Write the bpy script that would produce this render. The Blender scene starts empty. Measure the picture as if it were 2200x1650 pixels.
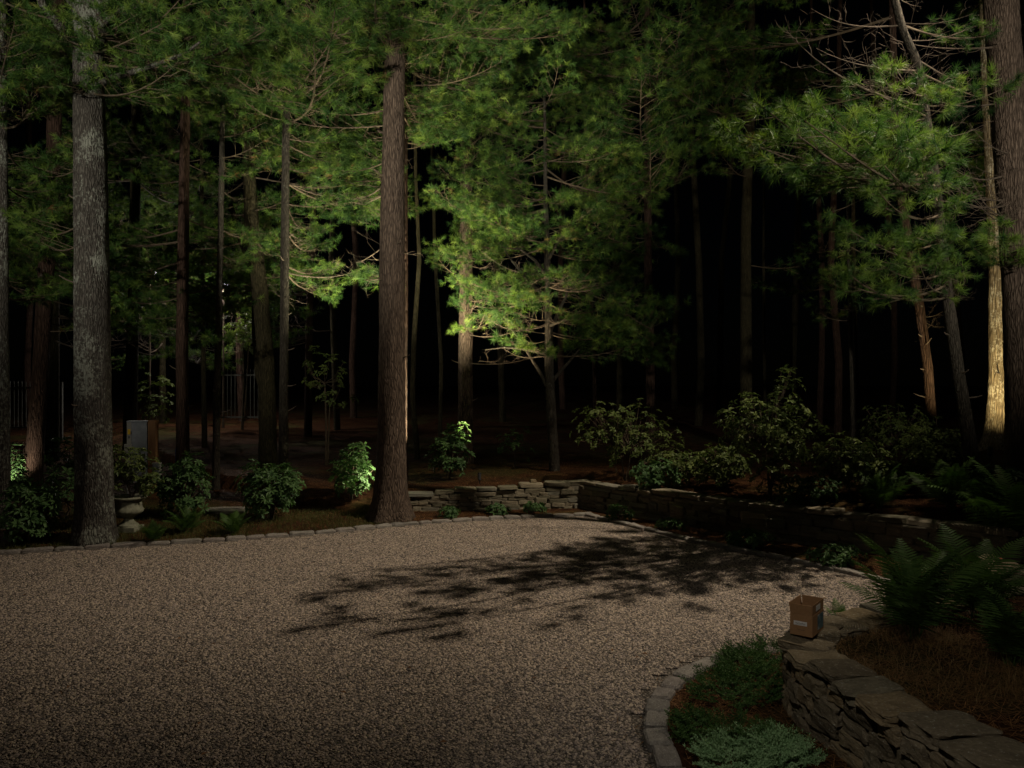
import bpy, bmesh, math, random
import numpy as np
from mathutils import Vector, Matrix, Euler, noise as mnoise
R = math.radians
rnd = random.Random(11)
NP = np.random.RandomState(5)
SC = bpy.context.scene
COL = SC.collection

# ------------------------------------------------------------------ camera
CAM_H, FPX = 2.6, 1650.0
cam = bpy.data.cameras.new('camera'); cam_o = bpy.data.objects.new('camera', cam); COL.objects.link(cam_o)
cam_o.location = (0, 0, CAM_H); cam_o.rotation_euler = (R(90), 0, 0)
cam.sensor_fit = 'HORIZONTAL'; cam.sensor_width = 36; cam.lens = 36 * FPX / 2200
cam.clip_start = .05; cam.clip_end = 600
SC.camera = cam_o

# ------------------------------------------------------------------ sky, moon, lamps, exposure
w = bpy.data.worlds.new('World'); SC.world = w; w.use_nodes = True
nt = w.node_tree; nt.nodes.clear()
sky = nt.nodes.new('ShaderNodeTexSky'); sky.sky_type = 'NISHITA'; sky.sun_disc = False
sky.sun_elevation = R(46); sky.sun_rotation = R(80)
bg = nt.nodes.new('ShaderNodeBackground'); bg.inputs[1].default_value = 0.00007
wo = nt.nodes.new('ShaderNodeOutputWorld')
nt.links.new(sky.outputs[0], bg.inputs[0]); nt.links.new(bg.outputs[0], wo.inputs[0])
SC.view_settings.view_transform = 'Standard'; SC.view_settings.look = 'None'
SC.view_settings.exposure = 0; SC.view_settings.gamma = 1; SC.view_settings.use_curve_mapping = False
SC.cycles.max_bounces = 5; SC.cycles.diffuse_bounces = 2; SC.cycles.glossy_bounces = 2
SC.cycles.transmission_bounces = 3; SC.cycles.transparent_max_bounces = 4
SC.cycles.sample_clamp_indirect = 2.0
SC.cycles.use_denoising = True

sun = bpy.data.lights.new('moon', 'SUN'); sun.energy = 0.008; sun.angle = R(.5); sun.color = (.9, .95, 1)
sun_o = bpy.data.objects.new('moon', sun); COL.objects.link(sun_o)
sun_o.rotation_euler = Vector((-.80, -.15, -.78)).to_track_quat('-Z', 'Y').to_euler()

def spot(name, loc, target, power, cone, blend=.6, col=(1, .9, .75), size=.05):
    l = bpy.data.lights.new(name, 'SPOT'); l.energy = power; l.spot_size = R(cone); l.spot_blend = blend
    l.color = col; l.shadow_soft_size = size
    o = bpy.data.objects.new(name, l); COL.objects.link(o); o.location = loc
    o.rotation_euler = (Vector(target) - Vector(loc)).to_track_quat('-Z', 'Y').to_euler()
    return o
# downlights mounted high in the pines and flood lamps on the house behind the camera
spot('corner_flood', (8.5, 10.6, 12.7), (.2, 11.9, 0), 8800, 57, 1.0, (1, .85, .65), .05)
spot('house_flood_left', (-7.5, -1.5, 5.2), (-6.2, 14, 8.0), 7600, 50, 1.0, (1, .94, .78), .1)
spot('house_flood_right', (7.5, 1.0, 6.0), (6.2, 12, 6.8), 4900, 55, 1.0, (1, .93, .78), .1)
spot('house_flood_center', (-1.5, -2.0, 5.6), (-1.6, 15, 9.0), 9000, 40, 1.0, (1, .94, .78), .1)
spot('porch_flood', (-5.0, 2.0, 7.5), (-4.3, 14.4, .3), 245, 60, 1.0, (1, .86, .74), .12)
spot('eave_lamp', (.0, 1.2, 5.4), (2.6, 5.6, 0), 330, 56, 1.0, (1, .93, .82), .08)

# ------------------------------------------------------------------ helpers
def P(u, v, Y): return Vector(((u - 1100) / FPX * Y, Y, CAM_H - (v - 825) / FPX * Y))
def px(p): return (1100 + p[0] / p[1] * FPX, 825 - (p[2] - CAM_H) / p[1] * FPX)
def tag(o, label=None, cat=None, group=None, kind=None):
    if label: o['label'] = label
    if cat: o['category'] = cat
    if group: o['group'] = group
    if kind: o['kind'] = kind
    return o
def empty(name, loc, label, cat, group=None, rz=0):
    o = bpy.data.objects.new(name, None); COL.objects.link(o); o.location = loc; o.rotation_euler = (0, 0, rz)
    o.empty_display_size = .1
    return tag(o, label, cat, group)
def link(name, me, parent=None, loc=(0, 0, 0), rot=(0, 0, 0), scale=(1, 1, 1)):
    o = bpy.data.objects.new(name, me); COL.objects.link(o); o.parent = parent
    o.location = loc; o.rotation_euler = rot; o.scale = scale
    return o

class MB:
    """collects vertices and faces into ONE mesh"""
    def __init__(s): s.v = []; s.f = []; s.m = []; s.n = 0; s.t = {}
    def add(s, V, F, mi=0):
        V = np.asarray(V, float).reshape(-1, 3); b = s.n
        s.v.append(V); s.f += [tuple(int(i) + b for i in f) for f in F]; s.m += [mi] * len(F); s.n += len(V)
    def tris(s, V, mi=0):
        V = np.asarray(V, float).reshape(-1, 3); n = len(V) // 3
        s.add(V, np.arange(n * 3).reshape(n, 3).tolist(), mi)
    def box(s, c, d, mi=0, M=None):
        x, y, z = [q / 2 for q in d]
        V = np.array([(-x,-y,-z),(x,-y,-z),(x,y,-z),(-x,y,-z),(-x,-y,z),(x,-y,z),(x,y,z),(-x,y,z)])
        if M is not None: V = V @ np.array(M.to_3x3()).T
        s.add(V + np.array(c), [(0,3,2,1),(4,5,6,7),(0,1,5,4),(1,2,6,5),(2,3,7,6),(3,0,4,7)], mi)
    def tube(s, pts, rads, k=5, mi=0, cap=True):
        pts = [Vector(p) for p in pts]; V = []; n = len(pts)
        up = Vector((0.31, .17, .93)).normalized()
        for i, p in enumerate(pts):
            d = (pts[min(i+1, n-1)] - pts[max(i-1, 0)])
            d = d.normalized() if d.length > 1e-9 else Vector((0, 0, 1))
            a = d.cross(up if abs(d.dot(up)) < .97 else Vector((1, 0, 0))).normalized(); b = d.cross(a)
            for j in range(k):
                t = 2 * math.pi * j / k
                V.append(p + (a * math.cos(t) + b * math.sin(t)) * rads[i])
        F = [(i*k+j, i*k+(j+1) % k, (i+1)*k+(j+1) % k, (i+1)*k+j) for i in range(n-1) for j in range(k)]
        if cap: F += [tuple(range(k))[::-1], tuple(range((n-1)*k, n*k))]
        s.add(V, F, mi)
    def lathe(s, prof, k=24, mi=0, flute=None):
        V = []
        for r, z in prof:
            for j in range(k):
                t = 2 * math.pi * j / k; rr = r * (flute(t, z) if flute else 1)
                V.append((rr * math.cos(t), rr * math.sin(t), z))
        n = len(prof)
        F = [(i*k+j, i*k+(j+1) % k, (i+1)*k+(j+1) % k, (i+1)*k+j) for i in range(n-1) for j in range(k)]
        F += [tuple(range(k))[::-1], tuple(range((n-1)*k, n*k))]
        s.add(V, F, mi)
    def mesh(s, name, mats, smooth=False):
        me = bpy.data.meshes.new(name)
        me.from_pydata(np.concatenate(s.v).tolist(), [], s.f)
        for m in (mats if isinstance(mats, (list, tuple)) else [mats]): me.materials.append(m)
        me.polygons.foreach_set('material_index', s.m)
        if smooth: me.polygons.foreach_set('use_smooth', [True] * len(s.f))
        if s.t:
            at_ = me.attributes.new('tuft', 'FLOAT', 'FACE'); val = np.full(len(s.f), .5)
            for k_, a_ in s.t.items(): val[k_:k_+len(a_)] = a_
            at_.data.foreach_set('value', val)
        me.update(); return me
    def build(s, name, mats, parent=None, smooth=False, **k):
        return link(name, s.mesh(name, mats, smooth), parent, **k)

# ------------------------------------------------------------------ materials
def mat(name):
    m = bpy.data.materials.new(name); m.use_nodes = True; t = m.node_tree; t.nodes.clear()
    return m, t
def N(t, kind, **k):
    n = t.nodes.new('ShaderNode' + kind)
    for a, b in k.items():
        if a.startswith('i_'):
            key = a[2:]; key = int(key) if key.isdigit() else key.replace('_', ' ')
            n.inputs[key].default_value = b
        else: setattr(n, a, b)
    return n
def ramp(t, src, stops):
    r = N(t, 'ValToRGB'); e = r.color_ramp.elements
    while len(e) < len(stops): e.new(.5)
    for i, (p, c) in enumerate(stops): e[i].position = p; e[i].color = (*c, 1) if len(c) == 3 else c
    t.links.new(src, r.inputs[0]); return r
def noise(t, vec, scale, detail=4, rough=.6, dist=0):
    n = N(t, 'TexNoise', i_Scale=scale, i_Detail=detail, i_Roughness=rough, i_Distortion=dist)
    t.links.new(vec, n.inputs['Vector']); return n
def coords(t, scale=(1, 1, 1), obj=True):
    c = N(t, 'TexCoord'); mp = N(t, 'Mapping'); mp.inputs['Scale'].default_value = scale
    t.links.new(c.outputs['Object' if obj else 'Generated'], mp.inputs[0]); return mp.outputs[0]
def mixc(t, fac, a, b, mode='MIX'):
    m = N(t, 'Mix', data_type='RGBA', blend_type=mode)
    for s, v in ((0, fac), (6, a), (7, b)):
        if isinstance(v, (int, float)): m.inputs[s].default_value = v
        elif isinstance(v, tuple): m.inputs[s].default_value = (*v, 1)
        else: t.links.new(v, m.inputs[s])
    return m.outputs[2]
def finish(t, col, rough=.9, bump=None, bstr=.5, bdist=.02, spec=.2):
    b = N(t, 'BsdfPrincipled'); b.inputs['Roughness'].default_value = rough
    b.inputs['Specular IOR Level'].default_value = spec
    if isinstance(col, tuple): b.inputs['Base Color'].default_value = (*col, 1)
    else: t.links.new(col, b.inputs['Base Color'])
    if bump is not None:
        bp = N(t, 'Bump'); bp.inputs['Strength'].default_value = bstr; bp.inputs['Distance'].default_value = bdist
        t.links.new(bump, bp.inputs['Height']); t.links.new(bp.outputs[0], b.inputs['Normal'])
    o = N(t, 'OutputMaterial'); t.links.new(b.outputs[0], o.inputs[0]); return b

def m_bark(name, dark, light, lichen=None, amount=.5, fs=14., st=.13):
    m, t = mat(name)
    v = coords(t, (1, 1, st)); fs *= 1.9; v1 = coords(t)
    n1 = noise(t, v, fs, 6, .65, .6); n2 = noise(t, v1, 3, 3)
    vo = N(t, 'TexVoronoi', feature='DISTANCE_TO_EDGE', i_Scale=fs * 1.1); t.links.new(v, vo.inputs['Vector'])
    c = ramp(t, n1.outputs[0], [(.25, dark), (.75, light)]).outputs[0]
    ed = ramp(t, vo.outputs['Distance'], [(.02, (.4, .4, .4)), (.2, (1, 1, 1))])
    c = mixc(t, .8, c, ed.outputs[0], 'MULTIPLY')
    if lichen:
        v2 = coords(t, (1, 1, .75)); a = noise(t, v2, 24, 5, .7); b = noise(t, v1, 1.9, 4)
        s = N(t, 'Math', operation='MULTIPLY_ADD', i_1=.5, i_2=0.0); t.links.new(b.outputs[0], s.inputs[0])
        s2 = N(t, 'Math', operation='ADD'); s3 = N(t, 'Math', operation='MULTIPLY', i_1=.5); t.links.new(a.outputs[0], s3.inputs[0]); t.links.new(s3.outputs[0], s2.inputs[0]); t.links.new(s.outputs[0], s2.inputs[1])
        k = ramp(t, s2.outputs[0], [(.58 - amount * .12, (0, 0, 0)), (.64 - amount * .12, (1, 1, 1))])
        c = mixc(t, k.outputs[0], c, lichen)
    h = N(t, 'Math', operation='ADD'); t.links.new(n1.outputs[0], h.inputs[0]); t.links.new(ed.outputs[0], h.inputs[1])
    finish(t, c, .95, h.outputs[0], .9, .03, .1); return m
M = {}
M['bark_grey'] = m_bark('bark_grey', (.034, .03, .025), (.10, .09, .08), (.16, .165, .14), .6, 15, .22)
M['bark_brown'] = m_bark('bark_brown', (.04, .028, .021), (.17, .125, .095), (.16, .155, .13), -.9, 14, .17)
M['bark_red'] = m_bark('bark_red', (.025, .015, .011), (.09, .055, .04), (.15, .135, .11), -.2, 13)
M['bark_olive'] = m_bark('bark_olive', (.018, .015, .008), (.065, .055, .03), (.09, .09, .055), -.5, 18)
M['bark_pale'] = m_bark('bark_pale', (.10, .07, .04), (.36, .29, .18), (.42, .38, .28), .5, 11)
M['bark_slim'] = m_bark('bark_slim', (.03, .026, .02), (.09, .077, .06), (.14, .14, .115), .0, 22)

def m_leaf(name, c1, c2, rough=.5, trans=.3, spec=.3, tip=None):
    m, t = mat(name)
    oi = N(t, 'ObjectInfo'); g = N(t, 'NewGeometry'); tc = coords(t)
    n = noise(t, tc, 2.3, 2)
    a = N(t, 'Math', operation='MULTIPLY_ADD', i_1=.55, i_2=-.03); t.links.new(oi.outputs['Random'], a.inputs[0])
    b = N(t, 'Math', operation='MULTIPLY_ADD', i_1=.5); t.links.new(g.outputs['Random Per Island'], b.inputs[0]); t.links.new(a.outputs[0], b.inputs[2])
    col = ramp(t, b.outputs[0], [(0, c1), (1, c2)]).outputs[0]
    p = N(t, 'BsdfPrincipled'); p.inputs['Roughness'].default_value = rough; p.inputs['Specular IOR Level'].default_value = spec
    t.links.new(col, p.inputs['Base Color'])
    tr = N(t, 'BsdfTranslucent'); br = mixc(t, .5, col, (.35, .5, .06), 'OVERLAY'); t.links.new(br, tr.inputs[0])
    mx = N(t, 'MixShader', i_0=trans); t.links.new(p.outputs[0], mx.inputs[1]); t.links.new(tr.outputs[0], mx.inputs[2])
    o = N(t, 'OutputMaterial'); t.links.new(mx.outputs[0], o.inputs[0]); return m
def m_needle():
    m, t = mat('pine_needle'); oi = N(t, 'ObjectInfo'); at_ = N(t, 'Attribute', attribute_name='tuft')
    a = N(t, 'Math', operation='MULTIPLY_ADD', i_1=.3, i_2=-.12); t.links.new(oi.outputs['Random'], a.inputs[0])
    b = N(t, 'Math', operation='MULTIPLY_ADD', i_1=.85); t.links.new(at_.outputs['Fac'], b.inputs[0]); t.links.new(a.outputs[0], b.inputs[2])
    col = ramp(t, b.outputs[0], [(0, (.015, .042, .012)), (.45, (.050, .105, .022)), (.85, (.135, .205, .035)), (.96, (.17, .22, .06)), (1, (.16, .085, .035))]).outputs[0]
    p = N(t, 'BsdfPrincipled'); p.inputs['Roughness'].default_value = .5; p.inputs['Specular IOR Level'].default_value = .15
    t.links.new(col, p.inputs['Base Color'])
    tr = N(t, 'BsdfTranslucent'); br = mixc(t, .5, col, (.4, .5, .05), 'OVERLAY'); t.links.new(br, tr.inputs[0])
    mx = N(t, 'MixShader', i_0=.35); t.links.new(p.outputs[0], mx.inputs[1]); t.links.new(tr.outputs[0], mx.inputs[2])
    o = N(t, 'OutputMaterial'); t.links.new(mx.outputs[0], o.inputs[0]); return m
M['needle'] = m_needle()
M['leaf_rhodo'] = m_leaf('rhododendron_leaf', (.028, .07, .024), (.085, .155, .05), .5, .25, .22)
M['leaf_olive'] = m_leaf('olive_leaf', (.04, .07, .018), (.13, .16, .045), .5, .28, .2)
M['leaf_fern'] = m_leaf('fern_leaf', (.03, .07, .015), (.085, .15, .035), .55, .35, .2)
M['leaf_juniper'] = m_leaf('juniper_leaf', (.03, .075, .018), (.075, .14, .035), .6, .15, .2)
M['leaf_blue'] = m_leaf('blue_juniper_leaf', (.17, .31, .14), (.32, .47, .24), .6, .15, .2)
M['grass'] = m_leaf('grass_blade', (.035, .05, .012), (.11, .11, .035), .6, .3, .15)
M['litter'] = m_leaf('dry_needle', (.075, .032, .012), (.25, .125, .05), .6, .1, .2)
M['straw'] = m_leaf('pine_straw', (.07, .04, .016), (.20, .125, .05), .6, .1, .2)
def m_plain(name, c1, c2, scale=8, rough=.85, bstr=.3, bdist=.01, stretch=(1, 1, 1), spec=.2, metal=0):
    m, t = mat(name); v = coords(t, stretch); n = noise(t, v, scale, 6, .65)
    c = ramp(t, n.outputs[0], [(.3, c1), (.7, c2)]).outputs[0]
    b = finish(t, c, rough, n.outputs[0], bstr, bdist, spec); b.inputs['Metallic'].default_value = metal; return m
def m_stone(name, stops, lich=None):
    m, t = mat(name); v = coords(t); oi = N(t, 'ObjectInfo')
    off = N(t, 'VectorMath', operation='ADD'); t.links.new(v, off.inputs[0])
    sc = N(t, 'VectorMath', operation='SCALE', i_Scale=37.0); cmb = N(t, 'CombineXYZ'); t.links.new(oi.outputs['Random'], cmb.inputs[0])
    t.links.new(cmb.outputs[0], sc.inputs[0]); t.links.new(sc.outputs[0], off.inputs[1])
    n = noise(t, off.outputs[0], 2.2, 8, .7); n2 = noise(t, off.outputs[0], 14, 5, .7)
    base = ramp(t, oi.outputs['Random'], stops).outputs[0]
    k = ramp(t, n.outputs[0], [(.25, (.45, .43, .40)), (.7, (1.1, 1.08, 1.02))]).outputs[0]
    c = mixc(t, 1, base, k, 'MULTIPLY')
    k2 = ramp(t, n2.outputs[0], [(.3, (.6, .6, .6)), (.65, (1.1, 1.1, 1.1))]).outputs[0]
    c = mixc(t, .8, c, k2, 'MULTIPLY')
    if lich: c = mixc(t, ramp(t, n2.outputs[0], [(.60, (0, 0, 0)), (.66, (1, 1, 1))]).outputs[0], c, lich)
    s = N(t, 'Math', operation='ADD'); t.links.new(n.outputs[0], s.inputs[0]); t.links.new(n2.outputs[0], s.inputs[1])
    finish(t, c, .9, s.outputs[0], .7, .03, .2); return m
M['wall_stone'] = m_stone('fieldstone', [(0, (.15, .14, .10)), (.3, (.24, .22, .16)), (.6, (.30, .26, .19)), (1, (.20, .20, .17))])
M['near_stone'] = m_stone('ledge_stone', [(0, (.13, .105, .07)), (.4, (.24, .20, .14)), (.7, (.29, .22, .13)), (1, (.18, .17, .13))], (.32, .31, .26))
M['granite'] = m_stone('granite', [(0, (.22, .21, .20)), (.5, (.32, .30, .28)), (1, (.28, .25, .24))], (.42, .40, .38))
M['earth'] = m_plain('wall_earth', (.02, .015, .01), (.05, .04, .03), 6)
M['rust_wood'] = m_plain('treated_post', (.10, .05, .025), (.24, .13, .06), 10, .85, .5, .01, (1, 1, .12))
M['cabinet'] = m_plain('grey_steel', (.085, .10, .12), (.19, .21, .24), 4, .5, .05, .01, spec=.4)
M['cabinet_side'] = m_plain('grey_paint', (.2, .2, .19), (.26, .26, .24), 5, .6, .05)
M['yellow'] = m_plain('warning_sticker', (.45, .28, .02), (.62, .42, .04), 30, .6, 0)
M['dark_print'] = m_plain('dark_print', (.02, .02, .02), (.06, .06, .06), 30, .6, 0)
M['blue'] = m_plain('blue_tarp', (.02, .05, .25), (.04, .09, .38), 9, .6, .4)
M['iron'] = m_plain('fence_iron', (.05, .055, .05), (.12, .12, .11), 9, .5, .1, spec=.4)
M['pale_wood'] = m_plain('pale_board', (.36, .25, .19), (.50, .37, .29), 7, .8, .2, .01, (1, 1, .2))
M['urn'] = m_plain('mossy_cast_stone', (.10, .10, .07), (.26, .26, .19), 11, .95, .6, .012)
M['card'] = m_plain('cardboard', (.24, .13, .06), (.30, .17, .08), 40, .85, .08, .003)
M['card_in'] = m_plain('cardboard_inside', (.22, .115, .055), (.27, .15, .07), 40, .9, .08, .003)
M['paper'] = m_plain('white_paper', (.55, .53, .5), (.66, .64, .6), 25, .7, 0)
M['black_metal'] = m_plain('black_metal', (.012, .012, .012), (.03, .03, .03), 20, .45, .05, spec=.5)
M['red_leaf'] = m_plain('red_leaf', (.35, .05, .02), (.55, .10, .05), 20, .6, .1)
M['twig'] = m_plain('dry_twig', (.04, .03, .02), (.10, .075, .05), 14, .9, .3)
M['deadwood'] = m_plain('bare_twig', (.045, .034, .025), (.12, .092, .068), 14, .9, .3)
M['picture'] = None
def m_emit(name, col, s):
    m, t = mat(name); e = N(t, 'Emission', i_Strength=s); e.inputs[0].default_value = (*col, 1)
    o = N(t, 'OutputMaterial'); t.links.new(e.outputs[0], o.inputs[0]); return m
M['bulb_cool'] = m_emit('lamp_glow', (1, .85, 1), 14)
M['bulb_white'] = m_emit('uplight_glow', (.8, 1, .85), 6)
def m_picture():
    m, t = mat('printed_picture'); v = coords(t, (1, 1, 1)); n = noise(t, v, 18, 4)
    c = ramp(t, n.outputs[0], [(.3, (.03, .06, .08)), (.5, (.10, .17, .20)), (.62, (.35, .36, .33)), (.75, (.12, .15, .10))]).outputs[0]
    finish(t, c, .55); return m
M['picture'] = m_picture()
def m_ground():
    m, t = mat('pine_litter_floor'); v = coords(t); g = N(t, 'NewGeometry')
    big = noise(t, v, .55, 4); mid = noise(t, v, 5, 6, .7); st = coords(t, (26, 5, 5)); f = noise(t, st, 2.2, 6, .75, 1.5)
    c = ramp(t, f.outputs[0], [(.28, (.016, .007, .003)), (.5, (.06, .026, .011)), (.72, (.15, .073, .029))]).outputs[0]
    c2 = ramp(t, mid.outputs[0], [(.35, (.35, .3, .3)), (.65, (1.1, 1.05, 1))]).outputs[0]
    c = mixc(t, 1, c, c2, 'MULTIPLY')
    moss = ramp(t, mid.outputs[0], [(.3, (.02, .025, .006)), (.7, (.07, .065, .02))]).outputs[0]
    c = mixc(t, ramp(t, big.outputs[0], [(.5, (0, 0, 0)), (.62, (.7, .7, .7))]).outputs[0], c, moss)
    s = N(t, 'Math', operation='ADD'); t.links.new(mid.outputs[0], s.inputs[0]); t.links.new(f.outputs[0], s.inputs[1])
    finish(t, c, .95, s.outputs[0], .9, .04, .1); return m
M['floor'] = m_ground()
def m_gravel():
    m, t = mat('crushed_stone_bed'); v = coords(t)
    vo = N(t, 'TexVoronoi', i_Scale=48.); t.links.new(v, vo.inputs['Vector'])
    hs = N(t, 'SeparateColor'); t.links.new(vo.outputs['Color'], hs.inputs[0])
    c = ramp(t, hs.outputs[0], [(0, (.08, .07, .06)), (.5, (.20, .17, .14)), (1, (.32, .27, .22))]).outputs[0]
    d = ramp(t, vo.outputs['Distance'], [(.25, (1, 1, 1)), (.75, (.15, .15, .15))]).outputs[0]
    c = mixc(t, .8, c, d, 'MULTIPLY')
    finish(t, c, .9, d, 1, .015, .15); return m
M['gravel'] = m_gravel()
def m_pebble():
    m, t = mat('pebble'); oi = N(t, 'ObjectInfo'); v = coords(t); n = noise(t, v, 3, 3)
    c = ramp(t, oi.outputs['Random'], [(0, (.05, .045, .045)), (.25, (.16, .135, .12)), (.55, (.30, .24, .19)), (.8, (.42, .345, .265)), (1, (.30, .245, .225))]).outputs[0]
    wv = coords(t, (1, 1, 1)); 
    finish(t, c, .85, None, spec=.2); return m
M['pebble'] = m_pebble()

# ------------------------------------------------------------------ terrain
# boundary of the low front area: x, y, height just outside it, slope outside it
FRONT = [(-16, 9.0, .03, .09), (-12, 10.4, .03, .09), (-7.9, 11.8, .03, .09), (-6.42, 12.35, .03, .09), (-4.7, 12.9, .03, .09),
         (-3.0, 13.7, .04, .09), (-2.35, 14.6, .06, .10), (-2.25, 15.5, .30, .08), (-1.9, 15.72, .40, .055), (1.6, 16.12, .56, .05),
         (4.38, 12.87, .58, .09), (6.85, 10.72, .60, .35), (9.6, 9.87, .62, .4), (16, 9.2, .62, .3), (16, -6, .3, .02), (-16, -6, .0, .0)]
PLANTER = [(3.05, 1.0), (2.62, 4.5), (2.36, 5.75), (2.38, 6.2), (2.62, 6.52), (3.2, 6.78), (4.3, 7.3), (5.6, 8.3), (7.2, 8.7), (10, 8.7), (10, 1.0)]
GRAVEL = [(-16, 9.0), (-12, 10.4), (-7.84, 11.75), (-6.39, 12.26), (-4.66, 12.8), (-3.6, 13.25), (-2.9, 13.6), (-2.0, 14.2), (-.9, 14.6), (.3, 14.95), (1.47, 15.2),
          (2.2, 14.0), (3.06, 12.6), (4.1, 11.3), (4.85, 10.2), (5.5, 9.5), (5.0, 8.2), (4.2, 7.62), (3.5, 7.4), (2.75, 7.45), (2.18, 7.33), (1.79, 7.03), (1.4, 6.6), (1.17, 6.17), (1.06, 5.7),
          (1.06, 5.2), (1.12, 4.5), (1.3, 3.2), (1.3, -6), (-16, -6)]
def inside(poly, X, Y):
    r = np.zeros(X.shape, bool); n = len(poly)
    for i in range(n):
        x1, y1 = poly[i][:2]; x2, y2 = poly[(i+1) % n][:2]
        if y1 == y2: continue
        c = ((y1 > Y) != (y2 > Y)) & (X < (x2-x1) * (Y-y1) / (y2-y1) + x1); r ^= c
    return r
def near(poly, X, Y):
    D = np.full(X.shape, 1e9); A = np.zeros(X.shape); B = np.zeros(X.shape); n = len(poly)
    for i in range(n):
        p, q = poly[i], poly[(i+1) % n]
        dx, dy = q[0]-p[0], q[1]-p[1]
        t = np.clip(((X-p[0])*dx + (Y-p[1])*dy) / (dx*dx+dy*dy), 0, 1)
        d = np.hypot(X-p[0]-t*dx, Y-p[1]-t*dy); k = d < D
        D = np.where(k, d, D)
        if len(p) > 2:
            A = np.where(k, p[2]+t*(q[2]-p[2]), A); B = np.where(k, p[3]+t*(q[3]-p[3]), B)
    return D, A, B
def ground(X, Y):
    X = np.asarray(X, float); Y = np.asarray(Y, float)
    D, A, B = near(FRONT, X, Y); out = ~inside(FRONT, X, Y)
    s = np.clip(D / .12, 0, 1)
    rise = .75 * (1 - np.exp(-D * B / .75)) + .012 * np.clip(D - 6, 0, 40)
    bumps = .05 * np.sin(X*1.3+.5*Y) * np.sin(Y*1.1-.4*X) * np.clip(D / 2, 0, 1)
    z = np.where(out, .03 + s * (A - .03) + rise + bumps, .03)
    Dg, _, _ = near(GRAVEL, X, Y)
    z = np.where(inside(GRAVEL, X, Y), -.07 * np.clip(Dg / .08, 0, 1), z)
    Dp, _, _ = near(PLANTER, X, Y)
    zp = .03 + np.clip(Dp / .12, 0, 1) * .45 + .3 * (1 - np.exp(-Dp * .25))
    return np.where(inside(PLANTER, X, Y), zp, z)
def gz(x, y): return float(ground(np.array([x]), np.array([y]))[0])
def at(u, v, y0=4.5):
    """point where the sight line through a place in the photograph meets the terrain"""
    Y = np.arange(y0, 60, .02); X = (u-1100)/FPX*Y; Z = CAM_H-(v-825)/FPX*Y
    g = ground(X, Y); k = np.nonzero(Z <= g)[0]
    i = k[0] if len(k) else len(Y)-1
    return Vector((X[i], Y[i], g[i]))
def axis(lo, hi, step, lo2, hi2):
    a = list(np.arange(lo, hi, step)); s = step; x = a[-1]
    while x < hi2: s *= 1.25; x += s; a.append(x)
    s = step; x = lo; pre = []
    while x > lo2: s *= 1.25; x -= s; pre.append(x)
    return np.array(pre[::-1] + a)
gx = axis(-11, 11, .13, -160, 160); gy = axis(3, 22, .13, -12, 260)
GX, GY = np.meshgrid(gx, gy); GZ = ground(GX, GY)
nx, ny = len(gx), len(gy)
idx = np.arange(nx*ny).reshape(ny, nx)
F = np.stack([idx[:-1, :-1], idx[:-1, 1:], idx[1:, 1:], idx[1:, :-1]], -1).reshape(-1, 4)
me = bpy.data.meshes.new('forest_floor'); me.from_pydata(np.stack([GX, GY, GZ], -1).reshape(-1, 3).tolist(), [], F.tolist())
me.materials.append(M['floor']); me.polygons.foreach_set('use_smooth', [True]*len(me.polygons))
tag(link('forest_floor', me), kind='structure')
bm = bmesh.new(); f = bm.faces.new([bm.verts.new((x, y, 0)) for x, y in GRAVEL]); bmesh.ops.triangulate(bm, faces=[f])
bmesh.ops.recalc_face_normals(bm, faces=bm.faces)
if bm.faces[:][0].normal.z < 0: bmesh.ops.reverse_faces(bm, faces=bm.faces)
me = bpy.data.meshes.new('gravel_drive'); bm.to_mesh(me); bm.free(); me.materials.append(M['gravel'])
drive = tag(link('gravel_drive', me), kind='structure')

# loose crushed stone lying on the drive: one scatter, nobody could count it
pebs = []
pcol = bpy.data.collections.new('pebble_shapes')
for i in range(5):
    b = bmesh.new(); bmesh.ops.create_icosphere(b, subdivisions=1, radius=1)
    for v in b.verts:
        v.co *= rnd.uniform(.72, 1.2); v.co.x *= 1.25; v.co.z *= .7
    pm = bpy.data.meshes.new('pebble'); b.to_mesh(pm); b.free(); pm.materials.append(M['pebble'])
    po = bpy.data.objects.new('pebble_shape', pm); pcol.objects.link(po)
ng = bpy.data.node_groups.new('scatter_gravel', 'GeometryNodeTree')
ng.interface.new_socket('Geometry', in_out='INPUT', socket_type='NodeSocketGeometry')
ng.interface.new_socket('Geometry', in_out='OUTPUT', socket_type='NodeSocketGeometry')
def G(k): return ng.nodes.new(k)
gi, go = G('NodeGroupInput'), G('NodeGroupOutput')
dp = G('GeometryNodeDistributePointsOnFaces'); dp.inputs['Density'].default_value = 3300
ci = G('GeometryNodeCollectionInfo'); ci.inputs[0].default_value = pcol; ci.inputs[1].default_value = True; ci.inputs[2].default_value = True
ip = G('GeometryNodeInstanceOnPoints'); ip.inputs['Pick Instance'].default_value = True
rr = G('FunctionNodeRandomValue'); rr.data_type = 'FLOAT_VECTOR'; rr.inputs[0].default_value = (-.5, -.5, 0); rr.inputs[1].default_value = (.5, .5, 6.28)
rs = G('FunctionNodeRandomValue'); rs.data_type = 'FLOAT'; rs.inputs[2].default_value = .0048; rs.inputs[3].default_value = .0140
L = ng.links.new
L(gi.outputs[0], dp.inputs[0]); L(dp.outputs['Points'], ip.inputs['Points']); L(ci.outputs[0], ip.inputs['Instance'])
jg = G('GeometryNodeJoinGeometry'); L(gi.outputs[0], jg.inputs[0]); L(rr.outputs[0], ip.inputs['Rotation']); L(rs.outputs[1], ip.inputs['Scale']); L(ip.outputs[0], jg.inputs[0]); L(jg.outputs[0], go.inputs[0])
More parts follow.
